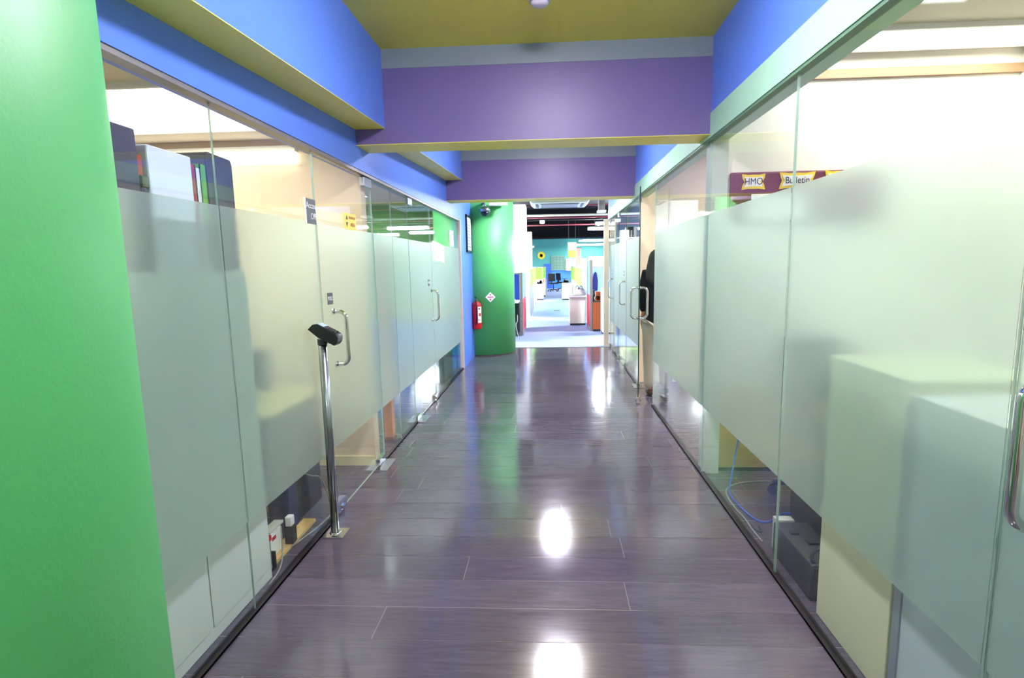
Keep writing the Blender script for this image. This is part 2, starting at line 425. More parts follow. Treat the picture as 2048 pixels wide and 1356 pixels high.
# floor spring plates
def floor_plate(x, y, label):
    t = thing('floor_plate', (x, y, 0), label, 'floor plate', 'steel door closer plates in the floor')
    obj('plate', BX(x-.07, x+.09, y-.13, y+.13, 0, .005), steel_m, t, bevel=.002)
    obj('pivot_block', BX(x-.02, x+.02, y-.03, y+.03, .005, .012), chrome_m, t)
floor_plate(XL, 4.0, 'steel floor plate under the hinge of the yellow sticker door')
floor_plate(XL, 5.28, 'steel floor plate under the hinge of the second left door')
floor_plate(XR, 6.72, 'steel floor plate under the hinge of the open right door')
floor_plate(XR, 8.78, 'steel floor plate under the hinge of the second right door')

# ---------------------------------------------------------------- green round columns
def column(cx, cyy, label):
    t = thing('column', (cx, cyy, 0), label, 'column', 'round green columns', kind='structure')
    obj('shaft', lathe(NB(), [(.5, .0), (.5, 2.99)], cx, cyy, 96), green_m, t, smooth=False)
    for p in t.children[0].data.polygons: p.use_smooth = len(p.vertices) == 4
    obj('base_line', lathe(NB(), [(.504, 0), (.504, .02)], cx, cyy, 96), mat('dark_base', (60, 66, 52), .5), t)
    return t
column(-1.13, .62, 'bright green round column filling the left edge of the picture')
column(-1.14, 9.6, 'bright green round column at the end of the corridor with a fire extinguisher')

# ================================================================== LAMPS
lamp_cor = emat('corridor_diffuser', (238, 234, 255), E_COR)
lamp_cor_end = emat('corridor_end_diffuser', (238, 234, 255), E_COR*1.45)
lamp_l1 = emat('left_room_diffuser', (255, 246, 232), E_L1)
lamp_r1 = emat('right_room_diffuser', (255, 251, 242), E_R1)
lamp_mid = emat('middle_room_diffuser', (246, 250, 255), E_MID)
lamp_off = emat('office_diffuser', (238, 246, 255), E_OFF)
lamp_far = emat('far_office_diffuser', (238, 246, 255), E_FAR)
def panel_lamp(x, y, z, wx, wy, m, name, label, cat='ceiling light', group=None, th=.03, frame=.02, drop=-.006):
    t = thing(name, (x, y, z), label, cat, group)
    fm = NB()
    a, b, c, d = x-wx/2, x+wx/2, y-wy/2, y+wy/2
    bx(fm, a-frame, a, c-frame, d+frame, z-th, z); bx(fm, b, b+frame, c-frame, d+frame, z-th, z)
    bx(fm, a, b, c-frame, c, z-th, z); bx(fm, a, b, d, d+frame, z-th, z)
    obj('frame', fm, white_m, t)
    obj('diffuser', BX(a+.004, b-.004, c+.004, d-.004, z-th-drop, z-th*.5), m, t, bevel=.006 if drop > 0 else 0)
    return t
for y, lb in ((-1.3, 'square white ceiling light behind the camera end of the corridor'), (2.15, 'square white ceiling light before the nearest purple beam'),
              (5.5, 'square white ceiling light between the two purple beams'), (8.5, 'square white ceiling light behind the farther purple beam')):
    panel_lamp(.03, y, 2.92, .30, .30, lamp_cor_end if y > 8 else lamp_cor, 'ceiling_light', lb, group='square corridor ceiling lights', drop=.045, th=.015)
# smoke detector
t = thing('smoke_detector', (-.045, 3.17, 2.92), 'round white smoke detector on the olive ceiling', 'smoke detector')
obj('base_ring', lathe(NB(), [(.062, 2.905), (.062, 2.92)], -.045, 3.17, 40), white_m, t)
obj('sensor_dome', lathe(NB(), [(.02, 2.872), (.038, 2.876), (.05, 2.888), (.052, 2.905)], -.045, 3.17, 40), mat('pinkish_white', (226, 214, 224), .4), t, smooth=True)
bm = lathe(NB(), [(.0525, 2.889), (.0525, 2.896)], -.045, 3.17, 40)
obj('vent_band', bm, greyplastic_m, t)

# ================================================================== LEFT ROOM 1 (accounting)
struct('wall_left_room', BX(-4.6, -4.5, -1, 4.0, 0, 2.5), cream_m)
beigew_m = mat('beige_wall', (226, 208, 178), .6, vary=.03)
struct('wall_left_partition', BX(-4.5, -1.36, 4.0, 4.1, 0, 2.45), beigew_m)
struct('wall_left_room_back', BX(-4.5, -1.36, -1.1, -1.0, 0, 2.5), cream_m)
struct('ceiling_left_room', BX(-4.6, -1.42, -1.1, 8.2, 2.42, 2.5), ceil_room_m)
struct('baseboard_left', BX(-4.5, -1.37, 3.985, 4.0, 0, .075), mat('cream_baseboard', (232, 224, 180), .5))
panel_lamp(-2.24, 3.17, 2.42, 1.3, .86, lamp_l1, 'ceiling_light', 'large bright square ceiling light seen over the left glass near the column', group='ceiling lights of the left office')
panel_lamp(-2.24, 1.2, 2.42, 1.3, .86, lamp_l1, 'ceiling_light', 'bright square ceiling light nearer, over the binder cabinet', group='ceiling lights of the left office')
panel_lamp(-3.6, 1.6, 2.42, .6, 1.2, lamp_l1, 'ceiling_light', 'bright ceiling light deep inside the left office', group='ceiling lights of the left office')
t = thing('wall_light', (-2.4, 3.98, 2.3), 'long bright tube light along the cream partition wall behind the door', 'wall light')
obj('housing', BX(-3.0, -1.8, 3.95, 4.0, 2.33, 2.37), white_m, t)
obj('diffuser', BX(-3.0, -1.8, 3.93, 3.99, 2.25, 2.33), emat('tube_diffuser', (255, 248, 236), .9), t)
# tall cabinet and second one
t = thing('filing_cabinet', (-1.62, 1.95, 0), 'tall light grey cabinet right behind the left glass, binders on top', 'cabinet')
obj('body', BX(-1.85, -1.39, 1.5, 2.46, .0, 1.5), lightgrey_m, t, bevel=.004)
bm = NB()
for a in (1.51, 1.99): bx(bm, -1.389, -1.385, a, a+.46, .06, 1.48)
obj('door_panel', bm, mat('cabinet_panel', (206, 213, 211), .5), t, bevel=.002)
t = thing('filing_cabinet', (-1.62, 1.3, 0), 'light grey cabinet behind the near green column', 'cabinet')
obj('body', BX(-1.85, -1.39, 1.16, 1.49, 0, 1.5), lightgrey_m, t, bevel=.004)
def folder_box(name, x0, x1, y0, y1, z0, z1, m, label, cat, group=None, bev=.006, lab=True):
    t = thing(name, ((x0+x1)/2, (y0+y1)/2, z0), label, cat, group)
    obj('body', BX(x0, x1, y0, y1, z0, z1), m, t, bevel=bev)
    return t
Z0 = 1.502
t = folder_box('storage_box', -1.72, -1.41, 1.68, 1.885, Z0, 1.985, mat('slate_box', (66, 66, 88), .6), 'dark slate box on the cabinet, tallest beside the green column', 'box')
t = folder_box('storage_box', -1.70, -1.41, 1.889, 1.918, Z0, 1.83, mat('navy_box', (40, 52, 92), .6), 'small navy blue box on the cabinet between slate box and white box', 'box')
obj('lid', BX(-1.705, -1.405, 1.888, 1.919, 1.795, 1.832), mat('olive_lid', (84, 88, 70), .6), t)
t = folder_box('book', -1.66, -1.42, 1.892, 1.916, 1.834, 1.905, mat('brick_cover', (160, 62, 56), .6), 'brick red book standing on the small navy box', 'book', bev=.002)
t = folder_box('document_box', -1.70, -1.405, 1.925, 2.165, Z0, 1.945, mat('pale_box', (216, 222, 240), .6), 'pale white document box on the cabinet behind the glass', 'box')
def binder(y0, y1, z1, m, lb):
    t = thing('ring_binder', (-1.55, (y0+y1)/2, Z0), lb, 'binder', 'binders on the grey cabinet')
    obj('cover', bx(bx(BX(-1.70, -1.41, y0, y0+.003, Z0, z1), -1.70, -1.41, y1-.003, y1, Z0, z1), -1.413, -1.41, y0, y1, Z0, z1), m, t)
    obj('paper_stack', BX(-1.69, -1.42, y0+.004, y1-.004, Z0+.01, z1-.02), paper_m, t)
binder(2.168, 2.192, 1.92, mat('red_cover', (150, 40, 60), .5), 'thin dark red binder beside the white document box')
binder(2.194, 2.222, 1.91, mat('white_cover', (215, 220, 225), .5), 'white binder between the red and green binders')
binder(2.224, 2.262, 1.93, mat('green_cover', (86, 160, 60), .5), 'bright green binder beside the dark rounded file box')
t = thing('file_box', (-1.55, 2.36, Z0), 'dark grey file box with rounded top at the cabinet end', 'box')
pts = [(-1.41, 2.27, Z0), (-1.41, 2.46, Z0), (-1.41, 2.46, 1.965), (-1.41, 2.45, 1.985), (-1.41, 2.29, 1.99), (-1.41, 2.27, 1.975)]
obj('shell', prism(NB(), pts, (-.3, 0, 0)), mat('charcoal_box', (58, 60, 76), .5), t, bevel=.006)
obj('spine_label', BX(-1.41, -1.408, 2.31, 2.42, 1.6, 1.72), mat('green_grey_label', (70, 92, 88), .6), t)
# desk with dark sides
t = thing('office_desk', (-2.0, 3.1, 0), 'dark desk with navy side panel behind the reader stand glass', 'desk')
obj('desktop', BX(-2.9, -1.46, 2.72, 3.42, .72, .75), mat('tan_top', (196, 184, 130), .5), t, bevel=.004)
obj('side_panel', BX(-1.56, -1.535, 2.78, 3.40, 0, .72), darknavy_m, t)
obj('corner_post', BX(-1.585, -1.505, 2.90, 2.99, 0, .72), navy_m, t, label='bright navy corner post')
obj('back_panel', BX(-2.85, -1.56, 3.36, 3.385, .1, .72), mat('violet_laminate', (48, 40, 84), .5), t)
obj('side_panel', BX(-2.88, -2.855, 2.78, 3.40, 0, .72), darknavy_m, t)
t = thing('desk_monitor', (-1.85, 3.0, .75), 'dark green-grey monitor on the desk blurred behind frosted film', 'monitor')
obj('screen', BX(-2.02, -1.62, 3.02, 3.06, .80, 1.05), darkgreen_m, t, bevel=.006)
obj('stand', bx(BX(-1.86, -1.80, 3.02, 3.05, .76, .82), -1.93, -1.73, 2.96, 3.1, .75, .762), darkgreen_m, t)
t = thing('wood_board', (-1.52, 2.78, 0), 'pale wooden board lying on the floor under the desk', 'board')
obj('plank', BX(-1.50, -1.425, 2.56, 3.05, .002, .022), wood_m, t, bevel=.002)
t = thing('small_box', (-1.5, 2.66, .022), 'small white box with red mark on the wooden board', 'box')
obj('body', BX(-1.495, -1.455, 2.58, 2.70, .022, .16), white_m, t, bevel=.006)
obj('red_print', BX(-1.4549, -1.4535, 2.60, 2.64, .11, .13), red_m, t)
obj('lid', BX(-1.50, -1.45, 2.575, 2.72, .16, .172), mat('lid_grey', (190, 196, 190), .5), t)
t = thing('plug_adapter', (-1.44, 2.75, .19), 'white plug adapter sitting in the black power block near the white box', 'adapter')
obj('body', BX(-1.455, -1.42, 2.74, 2.785, .12, .175), white_m, t, bevel=.006)
t = thing('power_block', (-1.45, 2.76, 0), 'black power block on the floor by the white box', 'power block')
obj('body', BX(-1.46, -1.415, 2.735, 2.79, .022, .12), black_m, t, bevel=.004)
t = thing('low_tray', (-1.45, 2.52, 0), 'low black box on the floor by the grey cabinet end', 'box')
obj('body', bx(bx(BX(-1.52, -1.41, 2.465, 2.475, 0, .09), -1.52, -1.41, 2.475, 2.535, 0, .012), -1.52, -1.41, 2.535, 2.545, 0, .09), black_m, t)
obj('post', BX(-1.44, -1.42, 2.50, 2.52, .012, .16), greyplastic_m, t)
obj('red_cap', BX(-1.445, -1.415, 2.495, 2.525, .16, .185), red_m, t)
def cable(name, pts, r, m, label, cat='cable'):
    o = obj(name, tube(NB(), smooth_path(pts), r, 8), m, None, smooth=True); return tag(o, label, cat)
cable('power_cable', [(-1.44, 2.67, .16), (-1.43, 2.65, .07), (-1.41, 2.60, .012), (-1.38, 2.50, .006), (-1.365, 2.38, .006)], .004, greycable_m, 'grey cable hanging from the white box toward the glass')
cable('power_cable', [(-1.43, 2.72, .012), (-1.40, 2.86, .006), (-1.375, 3.0, .006), (-1.37, 3.14, .006), (-1.40, 3.3, .006)], .005, greycable_m, 'grey cable lying along the foot of the left glass')
cable('power_cable', [(-1.45, 2.9, .74), (-1.45, 2.93, .5), (-1.46, 3.0, .34), (-1.46, 3.1, .27), (-1.45, 3.2, .22), (-1.45, 3.28, .1), (-1.44, 3.3, .006)], .004, greycable_m, 'grey cable drooping down the navy desk side')

# ================================================================== LEFT ROOM 2
struct('wall_left_far_room', BX(-4.6, -4.5, 4.1, 8.1, 0, 2.5), cream_m)
struct('wall_left_green', BX(-4.5, -1.42, 8.02, 8.12, 0, 2.45), mat('leaf_green', (96, 160, 84), .5))
struct('wall_left_blue', BX(-4.5, -1.42, 8.0, 8.02, 0, .75), mat('azure', (40, 130, 225), .5))
panel_lamp(-2.6, 6.4, 2.42, .6, 1.2, lamp_mid, 'ceiling_light', 'ceiling light inside the second left room', group='ceiling lights of the second left room')
t = thing('wooden_post', (-1.44, 4.65, 0), 'orange brown wooden post just behind the narrow left panes', 'post')
obj('shaft', BX(-1.475, -1.40, 4.60, 4.68, 0, 1.7), mat('salmon_wood', (226, 160, 116), .5), t, bevel=.003)
obj('foot', BX(-1.48, -1.395, 4.59, 4.69, 0, .03), brown_trim_m, t)
t = thing('storage_bin', (-1.5, 7.3, 0), 'dark green bin with a paper on top at the blue wall end', 'bin')
bm = NB(); bx(bm, -1.72, -1.40, 6.95, 7.6, 0, .36); obj('body', bm, darkgreen_m, t, bevel=.02)
obj('lid', BX(-1.73, -1.39, 6.94, 7.61, .36, .385), mat('bin_lid', (58, 92, 84), .4), t, bevel=.006)
o = obj('paper_sheet', BX(-1.55, -1.42, 7.0, 7.25, .386, .388), paper_m); tag(o, 'white sheet lying on the dark green bin lid', 'paper')
def sheet(name, x, y0, y1, z0, z1, m, label, cat='paper', tilt=0):
    o = obj(name, BX(x-.0006, x+.0006, y0, y1, z0, z1, rot=Matrix.Rotation(tilt, 3, 'X')), m); return tag(o, label, cat)
sheet('paper_sheet', XL+.0075, 6.20, 6.50, 1.57, 1.79, paper_m, 'left white sheet taped on the glass by the second left door', tilt=-.04)
sheet('paper_sheet', XL+.0075, 6.52, 6.86, 1.56, 1.77, paper_m, 'right white sheet taped on the glass by the second left door', tilt=-.07)
sheet('paper_sheet', XL+.0075, 7.28, 7.55, 1.77, 1.98, paper_m, 'small sheet taped high on the glass nearest the blue wall')

# ================================================================== SIGNS ON THE LEFT GLASS
xg = XL + .0066
t = thing('office_sign', (XL, 3.03, 1.83), 'dark sign plate with white lettering beside the glass door edge', 'sign')
obj('plate', BX(xg, xg+.003, 2.985, 3.108, 1.75, 1.885), mat('sign_black', (62, 64, 72), .5), t)
obj('white_edge', BX(xg, xg+.0035, 2.972, 2.985, 1.748, 1.887), paper_m, t)
text('lettering', 'Accou', .047, paper_m, t, (xg+.0035, 3.048, 1.848), R_LEFTW)
text('lettering', 'Offi', .047, paper_m, t, (xg+.0035, 3.074, 1.79), R_LEFTW)
t = thing('warning_sticker', (XL, 3.64, 1.8), 'yellow restricted area sticker with two black triangles on the glass door', 'sticker')
obj('backing', BX(xg, xg+.0015, 3.545, 3.76, 1.755, 1.86), yellow_m, t, bevel=.001)
text('lettering', 'RESTRICTED', .021, orange_m, t, (xg+.0022, 3.685, 1.832), R_LEFTW)
text('lettering', 'AREA', .034, orange_m, t, (xg+.0022, 3.69, 1.787), R_LEFTW)
for zc, s in ((1.832, 1), (1.786, -1)):
    obj('triangle', prism(NB(), [(xg+.0016, 3.57, zc-.014*s), (xg+.0016, 3.605, zc-.014*s), (xg+.0016, 3.5875, zc+.016*s)], (.0008, 0, 0)), ink_m, t)
def pull(y, z, lb, wall=XL, w_=.075):
    t = thing('pull_sign', (wall, y, z), lb, 'sign', 'PULL plates on the glass doors')
    s = 1 if wall < 0 else -1; g = wall + s*.0066
    a, b = sorted((g, g + s*.0025))
    obj('plate', BX(a, b, y-w_/2, y+w_/2, z-.035, z+.035), mat('sign_black', (62, 64, 72), .5), t)
    text('lettering', 'PULL', .034, paper_m, t, (g + s*.003, y, z), R_LEFTW if s > 0 else R_RIGHTW)
pull(3.235, 1.325, 'small dark PULL plate above the handle of the yellow sticker door')
pull(5.93, 1.335, 'small dark PULL plate above the handle of the second left door')
pull(8.12, 1.36, 'small dark PULL plate on the second right door', XR)
pull(9.66, 1.36, 'small dark PULL plate on the farthest right door', XR)

# ================================================================== READER STAND
t = thing('card_reader_stand', (-1.235, 2.9, 0), 'black card reader on a slim steel floor post by the left glass', 'card reader stand')
obj('base_plate', BX(-1.30, -1.18, 2.84, 2.96, 0, .010), chrome_m, t, bevel=.002)
obj('collar', lathe(NB(), [(.034, .01), (.03, .016), (.026, .018)], -1.245, 2.9, 28), chrome_m, t, smooth=True)
obj('pole', lathe(NB(), [(.0235, .012), (.0235, 1.118)], -1.245, 2.9, 28), steel_m, t, smooth=True)
# reader: a wedge box tilted, long axis across the corridor
def reader():
    bm = NB()
    prof = [(-.10, -.008), (-.085, .022), (-.06, .034), (.075, .03), (.092, .02), (.10, -.004), (.09, -.022), (-.02, -.022)]
    prism(bm, [(a, -.038, b) for a, b in prof], (0, .076, 0)); return bm
rot = Matrix.Rotation(math.radians(27), 4, 'Y') @ Matrix.Diagonal((.88, 1, 1.2, 1)); cen = Matrix.Translation((-1.225, 2.9, 1.150))
bm = reader(); bm.transform(cen @ rot)
rd = obj('reader', bm, black_m, t, bevel=.005)
bm = BX(-.058, -.018, -.03, .03, .0335, .0355); bm.transform(cen @ rot); obj('display', bm, mat('reader_screen', (178, 200, 222), .3), rd)
bm = NB()
for i in range(4):
    for j in range(3): bx(bm, -.006+i*.018, .006+i*.018, -.027+j*.02, -.013+j*.02, .031, .0345)
bm.transform(cen @ rot); obj('keypad', bm, dark_m, rd, bevel=.001)
bm = BX(.076, .088, -.02, .02, .026, .030); bm.transform(cen @ rot); obj('badge', bm, greyplastic_m, rd)
obj('bracket', lathe(NB(), [(.026, 1.095), (.026, 1.125)], -1.245, 2.9, 20), dark_m, t)

# ================================================================== RIGHT ROOM 1
ivory_m = mat('ivory_wall', (240, 237, 226), .6, vary=.03)
struct('wall_right_room', BX(3.02, 3.12, -1, 3.9, 0, 2.85), ivory_m)
struct('wall_right_partition', BX(1.18, 5.0, 3.9, 4.0, .62, 2.85), ivory_m)
struct('wall_right_lower_shade', BX(1.18, 5.0, 3.895, 4.0, 0, .62), mustard_m)  # shade on the lower cream wall, put into the colour as mustard
struct('wall_right_room_back', BX(1.18, 3.1, -1.1, -1.0, 0, 2.85), cream_m)
struct('ceiling_right_room', BX(1.18, 5.0, -1.1, 10.3, 2.82, 2.9), mat('grey_ceiling', (196, 190, 178), .7))
struct('trim_11', BX(1.18, 3.02, 3.87, 3.9, 2.665, 2.72), brown_trim_m)
struct('baseboard_right', BX(1.18, 3.02, 3.885, 3.9, 0, .025), black_m)
panel_lamp(1.98, 3.0, 2.82, .25, .25, lamp_r1, 'ceiling_light', 'small bright ceiling light glaring through the top of the right glass', group='ceiling lights of the right office')
panel_lamp(2.3, 3.63, 2.82, 1.3, .3, lamp_r1, 'ceiling_light', 'long ceiling light by the bulletin board wall', group='ceiling lights of the right office')
panel_lamp(2.1, 1.0, 2.82, .6, 1.2, lamp_r1, 'ceiling_light', 'bright ceiling light over the near cabinets on the right', group='ceiling lights of the right office')
# bulletin board
t = thing('bulletin_board', (1.7, 3.88, 1.76), 'maroon bulletin board on the cream wall behind the right glass', 'bulletin board')
obj('board', BX(1.205, 2.2, 3.865, 3.897, 1.76, 2.09), maroon_m, t, bevel=.012)
obj('board_edge', BX(1.17, 1.203, 3.87, 3.897, 1.76, 2.05), mat('frame_grey', (160, 158, 140), .5), t)
def starcard(x0, x1, z0, z1, word, lb):
    c = thing('title_card', ((x0+x1)/2, 3.86, (z0+z1)/2), lb, 'card', 'yellow bordered title cards on the maroon board')
    def star(e, yy, m, nm):
        n = 7; pts = []
        X0, X1, Zl, Zh = x0-e, x1+e, z0-e, z1+e; cxx, cz = (X0+X1)/2, (Zl+Zh)/2
        cor = [(X0, Zh), (X1, Zh), (X1, Zl), (X0, Zl)]
        mid = [(cxx, Zh-.012), (X1-.018, cz), (cxx, Zl+.012), (X0+.018, cz)]
        for i in range(4):
            pts.append(cor[i]); nx = cor[(i+1) % 4]
            q1 = ((cor[i][0]*.75 + nx[0]*.25)*.93 + cxx*.07, (cor[i][1]*.75 + nx[1]*.25)*.86 + cz*.14); q3 = ((cor[i][0]*.25 + nx[0]*.75)*.93 + cxx*.07, (cor[i][1]*.25 + nx[1]*.75)*.86 + cz*.14)
            pts += [q1, mid[i] if i % 2 else (mid[i][0], mid[i][1] + (.006 if i == 0 else -.006)), q3]
        return obj(nm, prism(NB(), [(a, yy, b) for a, b in pts], (0, .002, 0)), m, c)
    star(.012, 3.861, yellow_m, 'border'); star(-.006, 3.858, paper_m, 'face')
    if word: text('lettering', word, .062, ink_m, c, ((x0+x1)/2, 3.857, (z0+z1)/2), R_FRONT, sx=.85)
starcard(1.29, 1.42, 1.985, 2.065, 'HMO', 'small yellow bordered card reading HMO')
starcard(1.535, 1.745, 1.985, 2.07, 'Bulletin', 'wide yellow bordered card reading Bulletin')
starcard(1.83, 1.97, 1.985, 2.075, '', 'third yellow bordered card at the right of the board')
o = obj('notice_paper', BX(1.345, 1.72, 3.86, 3.863, 1.77, 1.945), paper_m); tag(o, 'white notice pinned under the yellow bordered cards', 'paper')
# cabinets beside the glass
t = thing('filing_cabinet', (1.35, 2.0, 0), 'low cream cabinet pressed against the right glass', 'cabinet')
obj('body', BX(1.12, 1.57, 1.76, 2.24, 0, 1.10), creamcab_m, t, bevel=.004)
obj('top_panel', BX(1.115, 1.575, 1.755, 2.245, 1.10, 1.12), mat('cab_top', (196, 206, 170), .5), t, bevel=.003)
t = thing('filing_cabinet', (1.35, 1.3, 0), 'pale grey cabinet behind the nearest right glass', 'cabinet')
obj('body', BX(1.12, 1.57, .95, 1.735, 0, 1.08), mat('pale_blue_metal', (196, 206, 212), .5), t, bevel=.004)
obj('side_strip', BX(1.114, 1.12, 1.70, 1.735, 0, 1.05), mat('strip_grey', (160, 168, 178), .4, .4), t)
t = thing('computer_tower', (1.42, 2.85, 0), 'black computer tower on the floor behind the right glass', 'computer')
obj('case', BX(1.33, 1.52, 2.62, 3.02, .0, .40), mat('case_black', (30, 28, 32), .35), t, bevel=.006)
obj('front_panel', BX(1.335, 1.515, 2.612, 2.62, .02, .38), black_m, t)
t = thing('power_supply', (1.2, 2.5, 0), 'black battery power supply box on the floor against the right glass', 'power supply')
obj('case', BX(1.13, 1.30, 2.32, 2.74, .0, .17), mat('ups_black', (40, 44, 46), .5), t, bevel=.008)
obj('front_panel', BX(1.135, 1.295, 2.31, 2.32, .02, .16), dark_m, t)
bm = tube(NB(), smooth_path([(1.15, 2.34, .17), (1.15, 2.36, .2), (1.2, 2.38, .215), (1.26, 2.36, .2), (1.27, 2.33, .172)]), .008, 8)
obj('carry_handle', bm, black_m, t, smooth=True)
obj('outlet', BX(1.2, 1.25, 2.5, 2.54, .168, .18), black_m, t); obj('outlet', BX(1.16, 1.2, 2.6, 2.63, .168, .178), black_m, t)
t = thing('network_switch', (1.19, 2.76, .0), 'small white network box behind the power supply', 'network box')
obj('body', BX(1.15, 1.24, 2.745, 2.80, .0, .175), mat('switch_white', (196, 200, 198), .5), t, bevel=.003)
cable('network_cable', [(1.235, 2.79, .19), (1.22, 2.85, .16), (1.20, 2.98, .05), (1.17, 3.1, .012), (1.145, 3.28, .008), (1.14, 3.42, .008), (1.155, 3.52, .01), (1.20, 3.62, .05), (1.26, 3.74, .16), (1.30, 3.8, .28), (1.32, 3.84, .6)], .0055, bluecable_m, 'blue network cable curling on the floor behind the right glass')
cable('power_cable', [(1.12, 2.84, .006), (1.115, 2.98, .006), (1.12, 3.12, .006), (1.11, 3.25, .006), (1.12, 3.45, .006), (1.16, 3.56, .006), (1.25, 3.64, .006), (1.4, 3.68, .006), (1.6, 3.68, .006)], .0045, greycable_m, 'grey cable lying beside the blue network cable')
cable('power_cable', [(1.135, 3.05, .006), (1.14, 2.97, .006), (1.16, 2.96, .006), (1.165, 3.02, .006)], .004, darkgreen_m, 'short dark green loop of cable by the blue cable')
# swivel chair
def swivel_chair(loc, label, rz=0, m=None):
    x, y, z = loc
    t = thing('office_chair', loc, label, 'chair', 'black swivel chairs'); m = m or black_m
    for i in range(5):
        th = i*2*math.pi/5; dx, dy = math.cos(th), math.sin(th)
        l = obj('leg', tube(NB(), [(x, y, .12), (x+dx*.15, y+dy*.15, .11), (x+dx*.30, y+dy*.30, .075)], [.028, .024, .018], 8), black_m, t, smooth=True)
        px, py = x+dx*.30, y+dy*.30
        obj('caster', tube(NB(), [(px-dy*.025, py+dx*.025, .03), (px+dy*.025, py-dx*.025, .03)], .03, 14), dark_m, l)
    obj('gas_lift', lathe(NB(), [(.03, .1), (.025, .42)], x, y, 16), black_m, t)
    obj('seat', BX(x-.24, x+.24, y-.24, y+.24, .42, .50), m, t, bevel=.03)
    obj('backrest', BX(x-.22, x+.22, y+.21, y+.27, .58, 1.02, rot=Matrix.Rotation(-.1, 3, 'X')), m, t, bevel=.025)
    obj('back_bracket', BX(x-.03, x+.03, y+.23, y+.26, .44, .72), black_m, t)
    for s in (-1, 1):
        obj('armrest', bx(BX(x+s*.27-.03, x+s*.27+.03, y-.13, y+.13, .66, .69), x+s*.27-.012, x+s*.27+.012, y-.02, y+.02, .44, .66), black_m, t, bevel=.006)
    t.rotation_euler = (0, 0, rz); return t
chair0 = swivel_chair((1.68, 3.33, 0), 'black swivel chair behind the right frosted glass, one caster showing', rz=.05)

# ================================================================== RIGHT ROOM 2 and 3
struct('wall_right_far_room', BX(4.9, 5.0, 4.0, 10.3, 0, 2.85), cream_m)
struct('wall_right_mid', BX(1.10, 5.0, 6.95, 7.05, 0, 2.85), mat('peach_cream', (236, 214, 184), .6))
struct('wall_right_blue', BX(1.20, 5.0, 10.22, 10.3, 0, 2.85), mat('pale_blue_wall', (150, 180, 230), .6))
panel_lamp(2.6, 5.4, 2.82, .6, 1.2, lamp_mid, 'ceiling_light', 'ceiling light in the room the person enters', group='ceiling lights of the far right rooms')
panel_lamp(2.6, 8.6, 2.82, .6, 1.2, lamp_mid, 'ceiling_light', 'ceiling light in the farthest right room', group='ceiling lights of the far right rooms')
t = thing('storage_cabinet', (1.5, 9.8, 0), 'cream cabinet with binders on it behind the farthest right door', 'cabinet')
obj('body', BX(1.25, 1.9, 9.6, 10.1, 0, 1.86), creamcab_m, t, bevel=.004)
obj('door_panel', bx(BX(1.26, 1.57, 9.594, 9.6, .05, 1.84), 1.58, 1.89, 9.594, 9.6, .05, 1.84), creamcab_m, t)
for i, (m_, c_) in enumerate(((black_m, 'black'), (dark_m, 'dark grey'), (white_m, 'white'))):
    tt = thing('ring_binder', (1.3+i*.06, 9.7, 1.86), '%s binder standing on the cream cabinet behind the farthest right door' % c_, 'binder', 'binders on the far cream cabinet')
    xx = 1.29+i*.06
    obj('cover', BX(xx, xx+.045, 9.62, 9.86, 1.862, 2.12), m_, tt, bevel=.003)
    obj('spine_label', BX(xx+.01, xx+.035, 9.618, 9.62, 1.95, 2.06), paper_m, tt)

# ================================================================== CORRIDOR END ITEMS
# framed picture on the blue wall
t = thing('framed_notice', (-1.3, 8.8, 2.0), 'narrow framed notice with dark frame on the blue wall', 'picture')
fm = NB(); a, b, c, d = 8.52, 9.05, 1.72, 2.29
for q in ((a, a+.035, c, d), (b-.035, b, c, d), (a, b, c, c+.03), (a, b, d-.03, d)): bx(fm, -1.30, -1.275, q[0], q[1], q[2], q[3])
obj('frame', fm, mat('dark_navy_frame', (22, 30, 60), .4), t)
pp = obj('print', BX(-1.30, -1.285, a+.03, b-.03, c+.03, d-.03), mat('pale_print', (196, 206, 190), .5), t)
bm = NB()
for i in range(9): bx(bm, -1.285, -1.2842, a+.08, b-.08-.06*(i % 3), c+.08+i*.048, c+.092+i*.048)
obj('printed_lines', bm, greyplastic_m, pp)
# fire extinguisher
ex, ey = -1.235, 9.0
t = thing('fire_extinguisher', (ex, ey, .47), 'red fire extinguisher with white label hung by the far green column', 'fire extinguisher')
obj('cylinder', lathe(NB(), [(.055, .47), (.078, .485), (.08, .5), (.08, .86), (.072, .895), (.045, .925), (.025, .935)], ex, ey, 36), red_m, t, smooth=True)
def arc_patch(cx, cyy, r, t0, t1, z0, z1, n=12, th=.0015):
    pts = [(cx + r*math.cos(t0+(t1-t0)*i/n), cyy + r*math.sin(t0+(t1-t0)*i/n)) for i in range(n+1)]
    pin = [(cx + (r-th)*math.cos(t0+(t1-t0)*i/n), cyy + (r-th)*math.sin(t0+(t1-t0)*i/n)) for i in range(n+1)][::-1]
    return prism(NB(), [(p[0], p[1], z0) for p in pts+pin], (0, 0, z1-z0))
lb = obj('label_sticker', arc_patch(ex, ey, .0815, -1.15, -.1, .58, .845), paper_m, t, label='white label')
obj('label_mark', arc_patch(ex, ey, .0825, -.95, -.45, .69, .74), red_m, lb)
obj('label_mark', arc_patch(ex, ey, .0825, -1.0, -.6, .80, .82), ink_m, lb)
text('lettering', 'FIRE', .03, ink_m, lb, (ex+.045, ey-.074, .63), Matrix.Rotation(.55, 3, 'Z') @ R_FRONT)
obj('valve', bx(lathe(NB(), [(.022, .93), (.022, .965)], ex, ey, 16), ex-.02, ex+.02, ey-.05, ey+.03, .965, .98), steel_m, t)
obj('lever', BX(ex-.012, ex+.012, ey-.09, ey+.02, .985, 1.0, rot=Matrix.Rotation(-.2, 3, 'X')), black_m, t)
